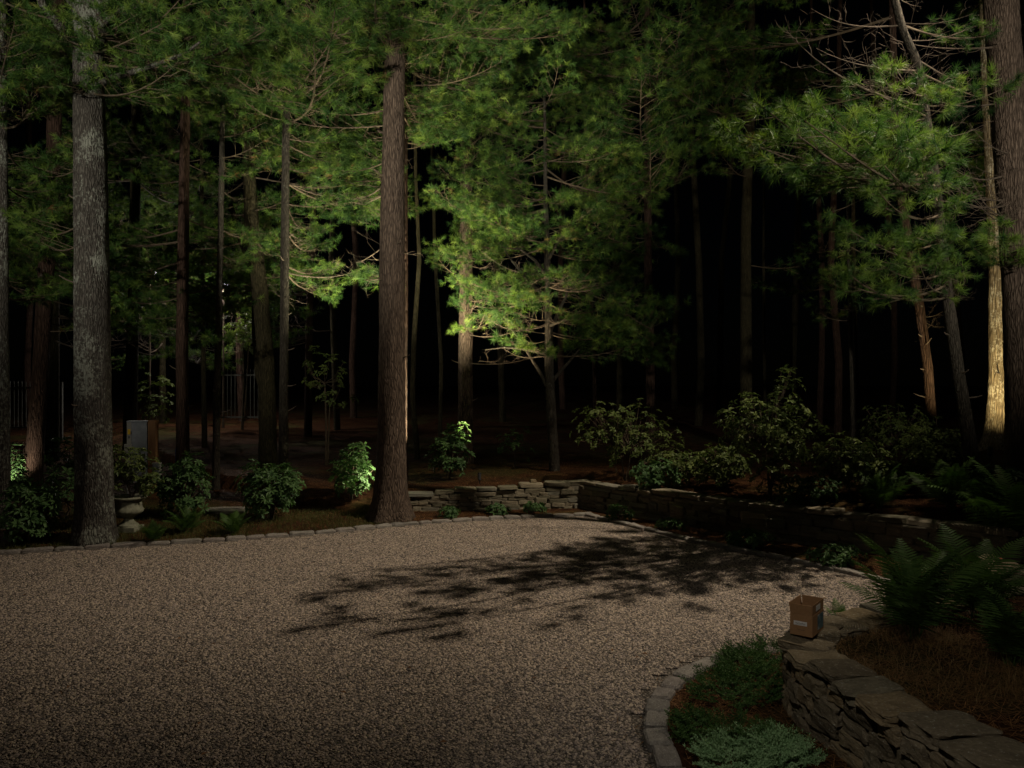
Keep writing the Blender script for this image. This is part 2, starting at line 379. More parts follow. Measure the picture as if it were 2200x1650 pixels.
GV = [(-5.2, 4.6), (1.05, 4.6), (1.02, 5.7), (1.13, 6.2), (1.36, 6.64), (1.76, 7.08), (2.16, 7.38), (2.75, 7.5), (3.5, 7.46), (4.2, 7.68), (4.95, 8.2), (5.4, 9.5), (4.8, 10.15), (4.04, 11.25), (3.0, 12.55),
      (2.15, 13.95), (1.45, 15.1), (.3, 14.88), (-.9, 14.53), (-2.0, 14.12), (-2.9, 13.52), (-4.66, 12.72), (-6.39, 12.18), (-8.6, 11.4), (-8.4, 10.2)]
xs = np.arange(-9, 5.6, .16); ys = np.arange(4.6, 15.3, .16); QX, QY = np.meshgrid(xs, ys); QD = near(GV, QX, QY)[0]; ok = inside(GV, QX, QY)
QZ = np.array([.5 + .5*mnoise.noise(Vector((x*.55+y*.12, y*1.5, 3))) + .22*mnoise.noise(Vector((x*2.1, y*2.4, 9))) for x, y in zip(QX.ravel(), QY.ravel())]).reshape(QX.shape)
QZ = .004 + np.clip(QZ, 0, 1.3) * .034 * np.clip(QD/.5, 0, 1)
qi = np.arange(QX.size).reshape(QX.shape); okc = ok[:-1, :-1] & ok[1:, :-1] & ok[:-1, 1:] & ok[1:, 1:]
me = bpy.data.meshes.new('gravel'); me.from_pydata(np.stack([QX, QY, QZ], -1).reshape(-1, 3).tolist(), [], np.stack([qi[:-1, :-1], qi[:-1, 1:], qi[1:, 1:], qi[1:, :-1]], -1)[okc].tolist())
me.materials.append(M['gravel'])
gr = tag(link('gravel', me), 'loose tan crushed stone covering the drive', 'gravel', kind='stuff')
md = gr.modifiers.new('scatter', 'NODES'); md.node_group = ng

# ------------------------------------------------------------------ stones: walls and kerbs
def stone_mesh(name, m, j=.10, sub=1, seed=0, fine=.45):
    r = random.Random(seed); b = bmesh.new(); bmesh.ops.create_cube(b, size=1)
    bmesh.ops.bevel(b, geom=b.edges[:], offset=.09, segments=1, affect='EDGES')
    if sub > 1: bmesh.ops.subdivide_edges(b, edges=[e for e in b.edges if e.calc_length() > .4], cuts=sub, use_grid_fill=True)
    o = Vector((r.uniform(0, 50), r.uniform(0, 50), 0))
    for v in b.verts:
        n = mnoise.noise_vector(v.co * 1.7 + o); n2 = mnoise.noise_vector(v.co * 5 + o)
        v.co += n * j + n2 * j * fine + (mnoise.noise_vector(v.co * 13 + o) * j * .35 if sub > 3 else Vector())
    me = bpy.data.meshes.new(name); b.to_mesh(me); b.free(); me.materials.append(m); return me
WALL_ST = [stone_mesh('stone', M['wall_stone'], .10, 1, i) for i in range(10)]
NEAR_ST = [stone_mesh('stone', M['near_stone'], .115, 4, 40+i, .45) for i in range(12)]
KERB_ST = [stone_mesh('stone', M['granite'], .06, 2, 80+i) for i in range(7)]
def polyline(pts):
    pts = [Vector((p[0], p[1])) for p in pts]; L = [0]
    for a, b in zip(pts, pts[1:]): L.append(L[-1] + (b-a).length)
    def f(s):
        for i in range(len(pts)-1):
            if s <= L[i+1] or i == len(pts)-2:
                t = (s-L[i]) / (L[i+1]-L[i]); d = (pts[i+1]-pts[i]).normalized()
                return pts[i] + (pts[i+1]-pts[i]) * t, d
    return f, L[-1]
def wall(name, label, face, h0, h1, th, lens, courses, meshes, cap=(.35, .6), z0=0.0, side=1, gap=1.0):
    """dry-laid wall: face polyline, stones laid back from it on the side of the bank"""
    f, total = polyline(face); o = Vector((face[0][0], face[0][1], z0))
    root = empty(name, o, label, 'stone wall')
    r = random.Random(len(face) * 7 + int(total * 100))
    core = MB(); V = []; n = max(2, int(total / .3))
    for i in range(n+1):
        p, d = f(total*i/n); nrm = Vector((-d.y, d.x)) * side; h = h0 + (h1-h0)*i/n - .07
        a = p + nrm*.10; b = p + nrm*(th-.02)
        V += [(a.x-o.x, a.y-o.y, -.1), (a.x-o.x, a.y-o.y, h), (b.x-o.x, b.y-o.y, h), (b.x-o.x, b.y-o.y, -.1)]
    F = [(i*4+j, i*4+(j+1) % 4, i*4+4+(j+1) % 4, i*4+4+j) for i in range(n) for j in range(4)] + [(0, 1, 2, 3), (n*4+3, n*4+2, n*4+1, n*4)]
    core.add(V, F); core.build('wall_core', M['earth'], root)
    def put(s, ln, z, hh, dep, proud=0.):
        p, d = f(min(s+ln/2, total)); nrm = Vector((-d.y, d.x)) * side; c = p + nrm*(dep/2 - proud)
        link('stone', r.choice(meshes), root, (c.x-o.x, c.y-o.y, z+hh/2),
             (r.uniform(-.04, .04)*gap, r.uniform(-.05, .05)*gap, math.atan2(d.y, d.x) + r.uniform(-.05, .05)*gap**1.3), (ln*1.0, dep, hh*1.03))
    cs = []; z = -.04
    for k in range(courses): cs.append(r.uniform(.6, 1.4))
    tot = sum(cs); hcap = .075
    acc = 0
    for k in range(courses):
        s = -r.uniform(0, .15)
        while s < total:
            ln = r.uniform(*lens); hf = h0 + (h1-h0)*min(1, max(0, s)/total) - hcap + .04
            hh = cs[k]/tot*hf; zz = -.04 + acc/tot*hf
            if r.random() < .13 and k < courses-1: hh2 = hh * r.uniform(1.3, 1.7); put(s, ln*.7, zz, hh2, r.uniform(.14, .2), .035); ln *= .7
            else: put(s, ln, zz + r.uniform(-.006, .006), hh, r.uniform(.13, .19), r.uniform(-.015, .02))
            s += ln + r.uniform(.004, .022)*gap
        acc += cs[k]
    s = -.05
    while s < total:
        ln = r.uniform(*cap); h = h0 + (h1-h0)*min(1, max(0, s+ln/2)/total)
        put(s, ln, h-hcap + r.uniform(-.012, .016), hcap*r.uniform(.8, 1.3), th*r.uniform(.8, 1.12), r.uniform(-.02, .05)); s += ln + .012*gap + r.uniform(0, .01)*gap
    return root
wall('stone_wall', 'low tan fieldstone wall lit by lamps, behind the gravel beside the big middle trunk', [(-2.1, 15.48), (1.36, 15.88)], .40, .58, .36, (.16, .42), 6, WALL_ST)
wall('stone_wall', 'long dark fieldstone wall in shade along the right edge of the gravel', [(1.42, 15.86), (4.2, 12.7), (6.7, 10.52), (9.2, 9.7)], .58, .62, .36, (.18, .5), 6, WALL_ST)
wall('stone_wall', 'rough ledge stone wall with uneven cap stones in the near right corner', [(2.85, 2.6), (2.40, 4.5), (2.16, 5.7)], .56, .55, .42, (.13, .34), 5, NEAR_ST, (.16, .42), side=-1, gap=1.6)
wall('stone_wall', 'flat topped end of the planter wall that carries the cardboard box', [(2.17, 5.78), (2.20, 6.2), (2.45, 6.62), (3.1, 6.96), (4.2, 7.48), (5.5, 8.5), (6.4, 8.75)], .55, .55, .42, (.13, .34), 5, NEAR_ST, (.18, .42), side=-1, gap=1.6)
def kerb(name, label, pts, ln, wd, h, seed):
    f, total = polyline(pts); p0, _ = f(0); r = random.Random(seed)
    root = empty(name, (p0.x, p0.y, 0), label, 'kerb', 'granite kerbs edging the gravel')
    s = 0
    while s < total - .1:
        l = r.uniform(*ln); p, d = f(min(total, s + l/2))
        link('stone', r.choice(KERB_ST), root, (p.x-p0.x + r.uniform(-.008, .008), p.y-p0.y + r.uniform(-.008, .008), h-.09 + r.uniform(-.012, .008)),
             (r.uniform(-.04, .04), r.uniform(-.03, .03), math.atan2(d.y, d.x) + r.uniform(-.04, .04)), (l, wd*r.uniform(.9, 1.1), .18))
        s += l + .022
kerb('stone_kerb', 'granite kerb between the gravel and the mossy bed on the left', GRAVEL[1:8], (.28, .5), .15, .055, 3)
kerb('stone_kerb', 'granite kerb in front of the lit low stone wall', GRAVEL[7:11], (.22, .4), .15, .055, 4)
kerb('stone_kerb', 'granite kerb running beside the long dark stone wall', GRAVEL[10:16], (.25, .45), .14, .05, 5)
kerb('stone_kerb', 'curved kerb of grey granite blocks around the juniper bed', [GRAVEL[i] for i in range(27, 18, -1)], (.22, .30), .17, .075, 6)

# ------------------------------------------------------------------ pine branches
def needles(mb, C, D, n, ln, wd, spread, mi):
    """tufts of needles at points C pointing along D"""
    C = np.repeat(C, n, 0); D = np.repeat(D, n, 0); k = len(C)
    d = D * NP.uniform(.35, 1.0, (k, 1)) + NP.normal(0, spread, (k, 3)); d /= np.linalg.norm(d, axis=1, keepdims=True)
    root = C - D * NP.uniform(0, .08, (k, 1)); l = ln * NP.uniform(.75, 1.15, (k, 1))
    tip = root + d * l; tip[:, 2] -= .012
    s = np.cross(d, NP.normal(0, 1, (k, 3))); s /= np.linalg.norm(s, axis=1, keepdims=True) + 1e-9
    tv = NP.uniform(0, 1, k//n); mb.t[len(mb.f)] = np.repeat(tv, n) + NP.uniform(-.08, .08, k)
    mb.tris(np.stack([root - s*wd/2, root + s*wd/2, tip], 1).reshape(-1, 3), mi)
def branch_mesh(L, seed, dead=False, n=38, ln=.14, wd=.0075, dens=1.0, side=.42):
    r = random.Random(seed); mb = MB(); C = []; D = []
    ph = r.uniform(0, 6); sag = r.uniform(.03, .09)
    def ax(t): return Vector((L*t, .06*L*math.sin(t*3+ph)*t, L*(-sag*math.sin(t*3.0) + .13*t*t)))
    k = 9; R0 = .006*L + .005
    mb.tube([ax(i/k) for i in range(k+1)], [R0*(1-.85*i/k) for i in range(k+1)], 5, 0)
    def twig(p, d, l, r0, lev):
        q = p; pts = [p]; rs = [r0]; dd = d.copy(); m = 3 if lev else 4
        for i in range(m):
            dd = (dd + Vector((r.uniform(-1, 1), r.uniform(-1, 1), r.uniform(-.6, 1.0))) * (.55 if dead else .22)).normalized()
            q = q + dd*l/m; pts.append(q); rs.append(r0*(1-.75*(i+1)/m))
        mb.tube(pts, rs, 3, 0, False)
        return pts, dd
    s = 1; t = .16 if dead else .2
    while t < .985:
        p = ax(t); l2 = (L*side*(1-t)**.8 + .16) * r.uniform(.65, 1.15); a = r.uniform(.65, 1.05) * s
        d = Vector((math.cos(a), math.sin(a), r.uniform(-.05, .3))).normalized()
        pts, dd = twig(p, d, l2, R0*(.32 if dead else .4)*(1-.5*t), 0)
        C.append(pts[-1]); D.append(dd)
        m = max(1, int(l2/(.13/max(.75, dens))))
        for i in range(m):
            f_ = (i + r.uniform(.3, .9)) / m
            if f_ < .22: continue
            j = min(3, int(f_*4)); q = pts[j].lerp(pts[j+1], f_*4-j)
            b = a + r.choice((-1, 1))*r.uniform(.5, 1.0)
            d3 = Vector((math.cos(b), math.sin(b), r.uniform(0, .55))).normalized()
            pt, de = twig(q, d3, r.uniform(.09, .22), .0035, 1)
            C.append(pt[-1]); D.append(de)
        s = -s; t += r.uniform(.032, .08) * (2.2 / max(L, 1.2)) / dens * (1.5 if dead else 1)
    for i in range(3): C.append(ax(1-.03*i)); D.append((ax(1)-ax(.93)).normalized())
    if not dead: needles(mb, np.array([tuple(c) for c in C]), np.array([tuple(c) for c in D]), n, ln, wd, .5, 1)
    return mb.mesh('dead_branch' if dead else 'branch', [M['deadwood'] if dead else M['twig'], M['needle']])
LEN = (1.1, 1.8, 2.6, 3.4)
BR = {l: [branch_mesh(l, int(l*100)+i) for i in range(4)] for l in LEN}
BRN = {l: [branch_mesh(l, int(l*170)+i, n=62, ln=.15, wd=.0058, dens=.5, side=.27) for i in range(3)] for l in LEN}   # finer, for the pine nearest the camera
DB = {l: [branch_mesh(l, int(l*130)+i, True) for i in range(3)] for l in LEN[:3]}

# ------------------------------------------------------------------ trees
TREES = {}
class Tree: pass
def tree(key, Y, path, m, label, cat='tree', name='pine_tree', flare=.25, top=15.5, group=None, rough=.05, seg=None):
    """path: (u, v, width in photo pixels), from the highest place seen down to the foot"""
    T = Tree(); q = []
    for u, v, wd in path: p = P(u, v, Y); q.append((p.x, p.y, p.z, wd/2/FPX*Y))
    x, y, z, r0 = q[-1]; g = gz(x, y)
    if z > g - .15:
        if len(q) > 1:
            a, b = q[-2], q[-1]; k = min(1.5, (b[2]-(g-.2)) / max(.01, a[2]-b[2])); x = b[0] + (b[0]-a[0])*k*.5
        q.append((x, y, g-.2, r0*1.02))
    else: q[-1] = (x, y, g-.2, r0)
    a, b = q[0], q[1]
    if a[2] < top:
        k = (top-a[2]) / max(.3, a[2]-b[2]); k2 = min(k, 2.0)
        q.insert(0, (a[0] + (a[0]-b[0])*k2*.4, a[1], top, a[3]*.6))
    q = q[::-1]
    base = Vector((q[0][0], q[0][1], gz(q[0][0], q[0][1]))); T.base = base; T.q = q; T.Y = Y
    T.root = empty(name, base, label, cat, group); T.key = key
    zs = [p[2] for p in q]; big = max(p[3] for p in q)
    seg = seg or (40 if big > .18 else 18 if big > .08 else 9)
    rows = max(24, int((zs[-1]-zs[0]) / (.09 if big > .18 else .2)))
    so = Vector((rnd.uniform(0, 99), rnd.uniform(0, 99), 0)); V = []
    for i in range(rows+1):
        t = i/rows; z = zs[0] + (zs[-1]-zs[0])*t; x, y, r = T_at(T, z); h = z-base.z
        fl = 1 + flare*math.exp(-max(0, h)/.35)
        for j in range(seg):
            a = 2*math.pi*j/seg; ca, sa = math.cos(a), math.sin(a)
            n1 = mnoise.noise(Vector((ca*r*9, sa*r*9, z*.7)) + so); n2 = mnoise.noise(Vector((ca*r*22, sa*r*22, z*3.2)) + so)
            rt = flare*.45*math.exp(-max(0, h)/.25)*math.sin(a*5+so.x)
            rr = r*(fl + rt) * (1 + rough*n1) + (.016*n2 if big > .18 else .006*n2)
            V.append((x+ca*rr-base.x, y+sa*rr-base.y, z-base.z))
    Fc = [(i*seg+j, i*seg+(j+1) % seg, (i+1)*seg+(j+1) % seg, (i+1)*seg+j) for i in range(rows) for j in range(seg)]
    mb = MB(); mb.add(V, Fc); mb.build('trunk', m, T.root, True)
    TREES[key] = T; return T
def T_at(T, z):
    q = T.q
    if z <= q[0][2]: return q[0][0], q[0][1], q[0][3]
    for a, b in zip(q, q[1:]):
        if z <= b[2]:
            t = (z-a[2]) / (b[2]-a[2]); return a[0]+(b[0]-a[0])*t, a[1]+(b[1]-a[1])*t, a[3]+(b[3]-a[3])*t
    return q[-1][0], q[-1][1], q[-1][3]
CLEAR = [(805, 885, 95, 1200, 14.6), (150, 240, 195, 1200, 12.5), (600, 626, 250, 1000, 15.4), (520, 590, 640, 1000, 18), (375, 412, 640, 1000, 16.4), (985, 1020, 720, 1000, 19), (2110, 2150, 590, 1000, 20)]
def branch(T, tip, kind='live', droop=None, clear=False):
    z = tip.z - (rnd.uniform(-.25, .35) if droop is None else droop); z = max(z, T.base.z + 1.0)
    x, y, r = T_at(T, z); B = Vector((x, y, z)); d = tip - B; Ln = d.length
    if kind != 'near' or clear:
        for f_ in (.35, .6, .8, 1.0):
            q = B.lerp(tip, f_); sd = Vector((-d.y, d.x, 0)).normalized() * Ln * .25 * (1.15-f_)
            for e in (q, q+sd, q-sd):
                if e.y < .5: continue
                uu, vv = px(e)
                for a0, a1, b0, b1, yy in CLEAR:
                    if a0 < uu < a1 and b0 < vv < b1 and e.y < yy: return None
    bank = {'live': BR, 'near': BRN, 'dead': DB}[kind]
    l = min(bank, key=lambda k: abs(math.log(k/Ln))); s = Ln/l
    if s > 1.45: s = 1.45
    me = rnd.choice(bank[l])
    az = math.atan2(d.y, d.x); el = math.atan2(d.z, math.hypot(d.x, d.y)) - .08
    rot = (Matrix.Rotation(az, 4, 'Z') @ Matrix.Rotation(-el, 4, 'Y') @ Matrix.Rotation(rnd.uniform(-.5, .5), 4, 'X')).to_euler()
    return link('dead_branch' if kind == 'dead' else 'branch', me, T.root, B - T.base, rot, (s, s*rnd.choice((-1, 1)) * .98, s))
def limb(T, pts, rads, m, name='limb'):
    mb = MB(); n = []; rr = []
    for i in range(len(pts)-1):
        for k in range(4):
            t = k/4; p = pts[i].lerp(pts[i+1], t); n.append(p + mnoise.noise_vector(p*2.1)*rads[i]*.5 - T.base); rr.append(rads[i]+(rads[i+1]-rads[i])*t)
    n.append(pts[-1]-T.base); rr.append(rads[-1]); mb.tube(n, rr, 8); return mb.build(name, m, T.root, True)

tree('edge', 13.2, [(2, 240, 24), (3, 1060, 34)], M['bark_grey'], 'grey trunk cut off by the left edge of the photo', flare=.15)
tree('leanL', 16.6, [(123, 100, 27), (112, 400, 29), (98, 600, 30), (85, 830, 32), (70, 1035, 36)], M['bark_red'], 'leaning reddish rough barked trunk left of the thick lichen covered pine')
tree('behindL', 20, [(116, 300, 22), (112, 940, 28)], M['bark_olive'], 'plain brown trunk just behind the leaning reddish trunk', flare=.1)
tree('bigL', 12.45, [(200, -40, 74), (190, 180, 60), (196, 420, 66), (199, 800, 71), (203, 1100, 74), (203, 1168, 82)], M['bark_grey'], 'thick pine on the left with grey lichen patches, beside the stone urn', flare=.16)
tree('olive', 22, [(292, 300, 20), (288, 600, 22), (280, 905, 27)], M['bark_olive'], 'brown trunk rising behind the grey utility cabinet', flare=.1)
tree('mid1', 16.4, [(400, 130, 18), (395, 420, 22), (391, 750, 25), (393, 1000, 28), (393, 1040, 29)], M['bark_red'], 'straight slim pine rising behind the round bush beside the urn', flare=.12)
tree('thin1', 16.6, [(478, 260, 10), (474, 500, 12), (470, 700, 14), (466, 850, 15), (464, 1042, 16)], M['bark_slim'], 'thin pale trunk standing between the two round bushes', flare=.1)
tree('thin2', 22, [(434, 500, 8), (437, 750, 10), (440, 985, 12)], M['bark_olive'], 'thin mossy trunk in the dark right of the straight slim pine', flare=.05)
tree('curved', 18.2, [(532, 180, 24), (534, 340, 26), (541, 480, 30), (558, 620, 34), (572, 780, 34), (576, 985, 38)], M['bark_olive'], 'stout olive brown trunk with a bend, left of the slender grey pine', flare=.1)
tree('slim', 15.4, [(618, 100, 14), (615, 240, 15), (612, 520, 18), (610, 800, 19), (609, 1010, 21)], M['bark_slim'], 'slender grey lichen flecked pine behind the largest round bush', flare=.1)
tree('dim1', 25, [(672, 480, 13), (664, 700, 15), (662, 930, 17)], M['bark_red'], 'dim reddish trunk in the dark right of the slender grey pine', flare=.05)
tree('big', 14.55, [(849, -30, 41), (848, 120, 43), (844, 400, 50), (842, 700, 56), (842, 930, 59), (840, 1060, 68), (838, 1118, 76)], M['bark_brown'], 'tallest thick brown pine in the middle at the edge of the gravel', flare=.42)
tree('litslice', 16.2, [(866, 420, 20), (866, 700, 21), (864, 1020, 24)], M['bark_red'], 'lamp lit mottled trunk half hidden behind the thick middle pine', flare=.05)
tree('wavy', 20.5, [(893, 380, 7), (901, 560, 9), (890, 720, 11), (886, 850, 12), (896, 975, 13)], M['bark_olive'], 'thin wavy sapling right of the thick middle pine', flare=.05)
tree('orange', 19, [(1003, 240, 24), (1002, 420, 26), (1001, 640, 29), (1000, 800, 31), (1000, 985, 33)], M['bark_brown'], 'straight orange brown pine lit from below behind the leafy bush', flare=.15)
tree('spread', 17.6, [(1172, 420, 9), (1176, 560, 14), (1179, 700, 17), (1180, 800, 20), (1185, 900, 21), (1190, 985, 22)], M['bark_slim'], 'small spreading tree with forked bare limbs behind the lit stone wall', flare=.1, top=9.2)
tree('r1', 20, [(1392, 560, 17), (1396, 720, 18), (1398, 900, 20)], M['bark_red'], 'reddish trunk rising behind the dark bush right of the spreading tree', flare=.05)
tree('r2', 21.5, [(1612, 230, 20), (1607, 340, 21), (1602, 500, 22), (1603, 860, 26)], M['bark_olive'], 'dim trunk in the black gap behind the biggest rhododendron', flare=.05)
tree('pair1', 19, [(1822, 500, 7), (1826, 640, 8), (1832, 920, 9)], M['bark_slim'], 'left one of two thin dim trunks below the near pine boughs', flare=.05, top=9)
tree('pair2', 19.3, [(1833, 500, 9), (1834, 640, 11), (1842, 920, 12)], M['bark_slim'], 'right one of two thin dim trunks below the near pine boughs', flare=.05, top=9)
tree('stubby', 15.6, [(1925, 380, 16), (1950, 500, 18), (1972, 640, 20), (1992, 780, 20), (2003, 930, 22)], M['bark_red'], 'leaning reddish pine with broken branch stubs left of the leaning grey pine', flare=.1)
tree('leanR', 12.0, [(1908, -60, 15), (1937, 60, 17), (1974, 140, 18), (1990, 260, 20), (2010, 400, 21), (2022, 520, 22), (2036, 640, 24), (2058, 800, 26), (2078, 920, 28), (2096, 1032, 32)], M['bark_slim'], 'leaning grey pine with green boughs in front of the lit pale trunk', flare=.12)
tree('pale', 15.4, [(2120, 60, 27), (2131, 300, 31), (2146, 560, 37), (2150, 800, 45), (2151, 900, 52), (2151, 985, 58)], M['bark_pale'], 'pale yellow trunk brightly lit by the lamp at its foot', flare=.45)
tree('bigR', 12.7, [(2148, -20, 66), (2163, 200, 66), (2187, 480, 70), (2202, 800, 75), (2208, 1010, 82)], M['bark_brown'], 'thick dark pine at the right edge in front of the pale lit trunk', flare=.12)
tree('backR', 19, [(2188, 40, 22), (2192, 300, 24), (2205, 900, 26)], M['bark_red'], 'reddish trunk half hidden behind the thick pine at the right edge', flare=.05)
for u, Y, wd, lab in ((945, 24, 9, 'thin dim trunk in the dark between the wavy sapling and the orange brown pine'), (725, 28, 14, 'dim far trunk midway between the slender grey pine and the thick middle pine'),
        (760, 33, 15, 'dim far trunk nearest the left side of the thick middle pine'), (1080, 30, 14, 'dim far trunk between the orange brown pine and the spreading tree'), (1280, 24, 9, 'thin dim trunk under the right limbs of the spreading tree'),
        (1500, 28, 17, 'broad dim trunk in the black gap above the low dark bushes'), (1545, 36, 14, 'faint far trunk just left of the tall spike of the biggest rhododendron'), (1645, 26, 7, 'thinnest dim stem directly above the biggest rhododendron'),
        (1450, 38, 14, 'faint far trunk right of the reddish trunk behind the wide bush'), (1700, 32, 16, 'dim far trunk behind the tall spike of the biggest rhododendron'), (1760, 27, 14, 'dim far trunk at the right shoulder of the biggest rhododendron'),
        (1800, 24, 17, 'dim far trunk just left of the two thin trunks under the near boughs'), (1915, 27, 14, 'dim far trunk between the two thin trunks and the leaning stubby pine'), (350, 30, 14, 'dim far trunk between the lamp post and the straight slim pine'),
        (235, 28, 16, 'dim far trunk showing just right of the thick lichen covered pine'), (520, 31, 14, 'dim far trunk in front of the iron fence left of the bent olive trunk'), (60, 31, 15, 'dim far trunk behind the picket fence at the left edge'),
        (1330, 34, 14, 'faint far trunk left of the reddish trunk behind the wide bush'), (1210, 38, 14, 'faint far trunk just right of the foot of the spreading tree'), (2060, 30, 15, 'dim far trunk between the stubby pine and the leaning grey pine')):
    tree('far%d' % u, Y, [(u + rnd.uniform(-38, 38), 250, wd*.7), (u + rnd.uniform(-16, 16), 560, wd*.85), (u + rnd.uniform(-7, 7), 780, wd*.95), (u, 950, wd)], rnd.choice([M['bark_olive'], M['bark_red']]),
         lab, name='pine_tree', group='dim trunks deep in the woods', flare=.05, top=17, seg=8)
T = TREES
# limbs one can pick out
b = T['bigL']; limb(b, [P(190, 115, 12.45), P(140, 70, 12.1), P(95, 20, 11.8), P(60, -60, 11.5)], [.075, .07, .062, .05], M['bark_grey'])
limb(b, [P(195, 60, 12.45), P(160, 20, 12.7), P(130, -30, 12.9)], [.06, .05, .045], M['bark_grey'])
limb(b, [P(210, 182, 12.3), P(262, 164, 12.1), P(330, 140, 11.8), P(395, 118, 11.4), P(430, 90, 11.2)], [.06, .045, .035, .026, .016], M['bark_grey'])
limb(b, [P(210, 60, 12.4), P(250, 25, 12.2), P(310, 5, 12)], [.05, .04, .03], M['bark_grey'])
s_ = T['spread']
for pts in ([(1178, 838), (1160, 800), (1120, 735), (1085, 690), (1060, 665)], [(1186, 822), (1215, 785), (1250, 745), (1275, 700)],
            [(1180, 700), (1205, 690), (1235, 683)], [(1176, 600), (1150, 560), (1118, 535), (1075, 530)], [(1176, 560), (1200, 520), (1245, 480)],
            [(1177, 640), (1140, 610), (1100, 560), (1060, 500)], [(1178, 720), (1215, 640), (1232, 560)], [(1176, 760), (1130, 750), (1080, 745), (1042, 752)]):
    n = len(pts); yj = rnd.uniform(-1.6, .3)
    limb(s_, [P(u, v, 17.6 + yj*i/(n-1)) for i, (u, v) in enumerate(pts)], [.05-.04*i/(n-1) for i in range(n)], M['bark_slim'])
limb(T['curved'], [P(570, 900, 18.2), P(556, 800, 18.3), P(549, 740, 18.5), P(545, 640, 18.6)], [.08, .07, .065, .05], M['bark_olive'])
limb(T['curved'], [P(556, 620, 18.2), P(520, 520, 18.6), P(495, 440, 18.8)], [.1, .08, .06], M['bark_olive'])

for key, zs_ in (('big', (3.1, 4.4, 5.2, 6.3, 7.1)), ('bigL', (2.2, 4.0, 5.5)), ('slim', (2.0, 2.7, 3.3, 4.1, 5.0, 5.6)), ('mid1', (2.0, 2.9, 3.6, 4.6)), ('orange', (2.2, 3.1, 4.0)), ('bigR', (2.4, 3.6, 4.9, 6.0)), ('leanR', (2.2, 2.9, 3.4)), ('stubby', (2.3, 2.7, 3.2, 3.6)), ('thin1', (1.8, 2.6, 3.3)), ('pale', (3.0, 4.2, 5.2))):
    t_ = T[key]
    for z in zs_:
        z += rnd.uniform(-.2, .2); x, y, r_ = T_at(t_, z); a = rnd.uniform(-3.3, .2); l = rnd.uniform(.06, .24); d = Vector((math.cos(a), math.sin(a), rnd.uniform(-.1, .5)))
        p0 = Vector((x, y, z)) + d*r_*.7; limb(t_, [p0, p0 + d*(r_*.4 + l*.5), p0 + d*(r_*.4 + l) + Vector((0, 0, .02))], [.016, .011, .006], M['deadwood'], 'branch_stub')
HOLES = [(905, 985, 60, 185), (1010, 1080, 95, 150), (935, 960, 185, 230), (1440, 1590, 330, 900), (880, 925, 330, 620), (0, 100, 195, 340), (690, 760, 480, 560), (1600, 1760, 470, 900), (1020, 1130, 770, 900)]
def zone(u0, u1, v0, v1, Y0, Y1, n, keys=None, kind='live', maxd=3.8, mind=.5):
    keys = keys or list(T); done = 0
    for _ in range(n*12):
        if done >= n: break
        u, v, Y = rnd.uniform(u0, u1), rnd.uniform(v0, v1), rnd.uniform(Y0, Y1)
        if any(a < u < b and c < v < d for a, b, c, d in HOLES): continue
        tip = P(u, v, Y); best = []
        for k in keys:
            t = T[k]
            if t.base.z + 1.2 > tip.z or t.q[-1][2] < tip.z: continue
            x, y, r = T_at(t, tip.z); d = math.hypot(tip.x-x, tip.y-y)
            if mind < d < maxd: best.append((d, k))
        if not best: continue
        best.sort(); done += branch(T[rnd.choice(best[:2])[1]], tip, kind) is not None
# left: boughs overhead and between the trunks
zone(0, 170, 0, 190, 10.5, 16, 16); zone(215, 480, 0, 140, 10.5, 16, 16); zone(430, 830, -40, 90, 10.5, 14.5, 22, maxd=4.6); zone(480, 830, 60, 260, 13, 18, 28); zone(780, 900, -60, 60, 12, 14, 8, maxd=4.6)
zone(220, 520, 130, 420, 15, 22, 40); zone(500, 700, 180, 340, 14, 20, 18); zone(230, 540, 400, 640, 17, 26, 34); zone(260, 480, 560, 730, 16, 20, 16)
zone(0, 160, 380, 610, 14, 20, 16); zone(0, 160, 300, 600, 15, 20, 12, kind='dead'); zone(0, 200, 180, 460, 20, 30, 12)
zone(60, 190, 160, 185, 10.8, 11.6, 3, ['bigL', 'edge'])
zone(620, 825, 240, 470, 15.2, 19, 34, ['slim', 'curved', 'big', 'litslice', 'dim1']); zone(620, 720, 480, 620, 15.5, 19, 6, ['slim', 'curved', 'dim1']); zone(740, 820, 570, 630, 15, 17, 3, ['big', 'litslice'])
zone(620, 830, 380, 600, 15.5, 19, 12, ['slim', 'big', 'curved'], 'dead'); zone(240, 600, 380, 800, 16, 22, 26, kind='dead')
zone(500, 620, 430, 660, 18, 24, 10); zone(225, 590, 430, 790, 21, 29, 44, maxd=4.8); zone(290, 400, 630, 740, 24, 28, 9, None, 'dead', 5); zone(480, 570, 610, 740, 24, 28, 12, None, 'dead', 5); zone(0, 170, 300, 640, 13.5, 18, 12); zone(230, 560, 560, 770, 15.5, 20, 16); zone(0, 160, 400, 620, 13.5, 17, 10)
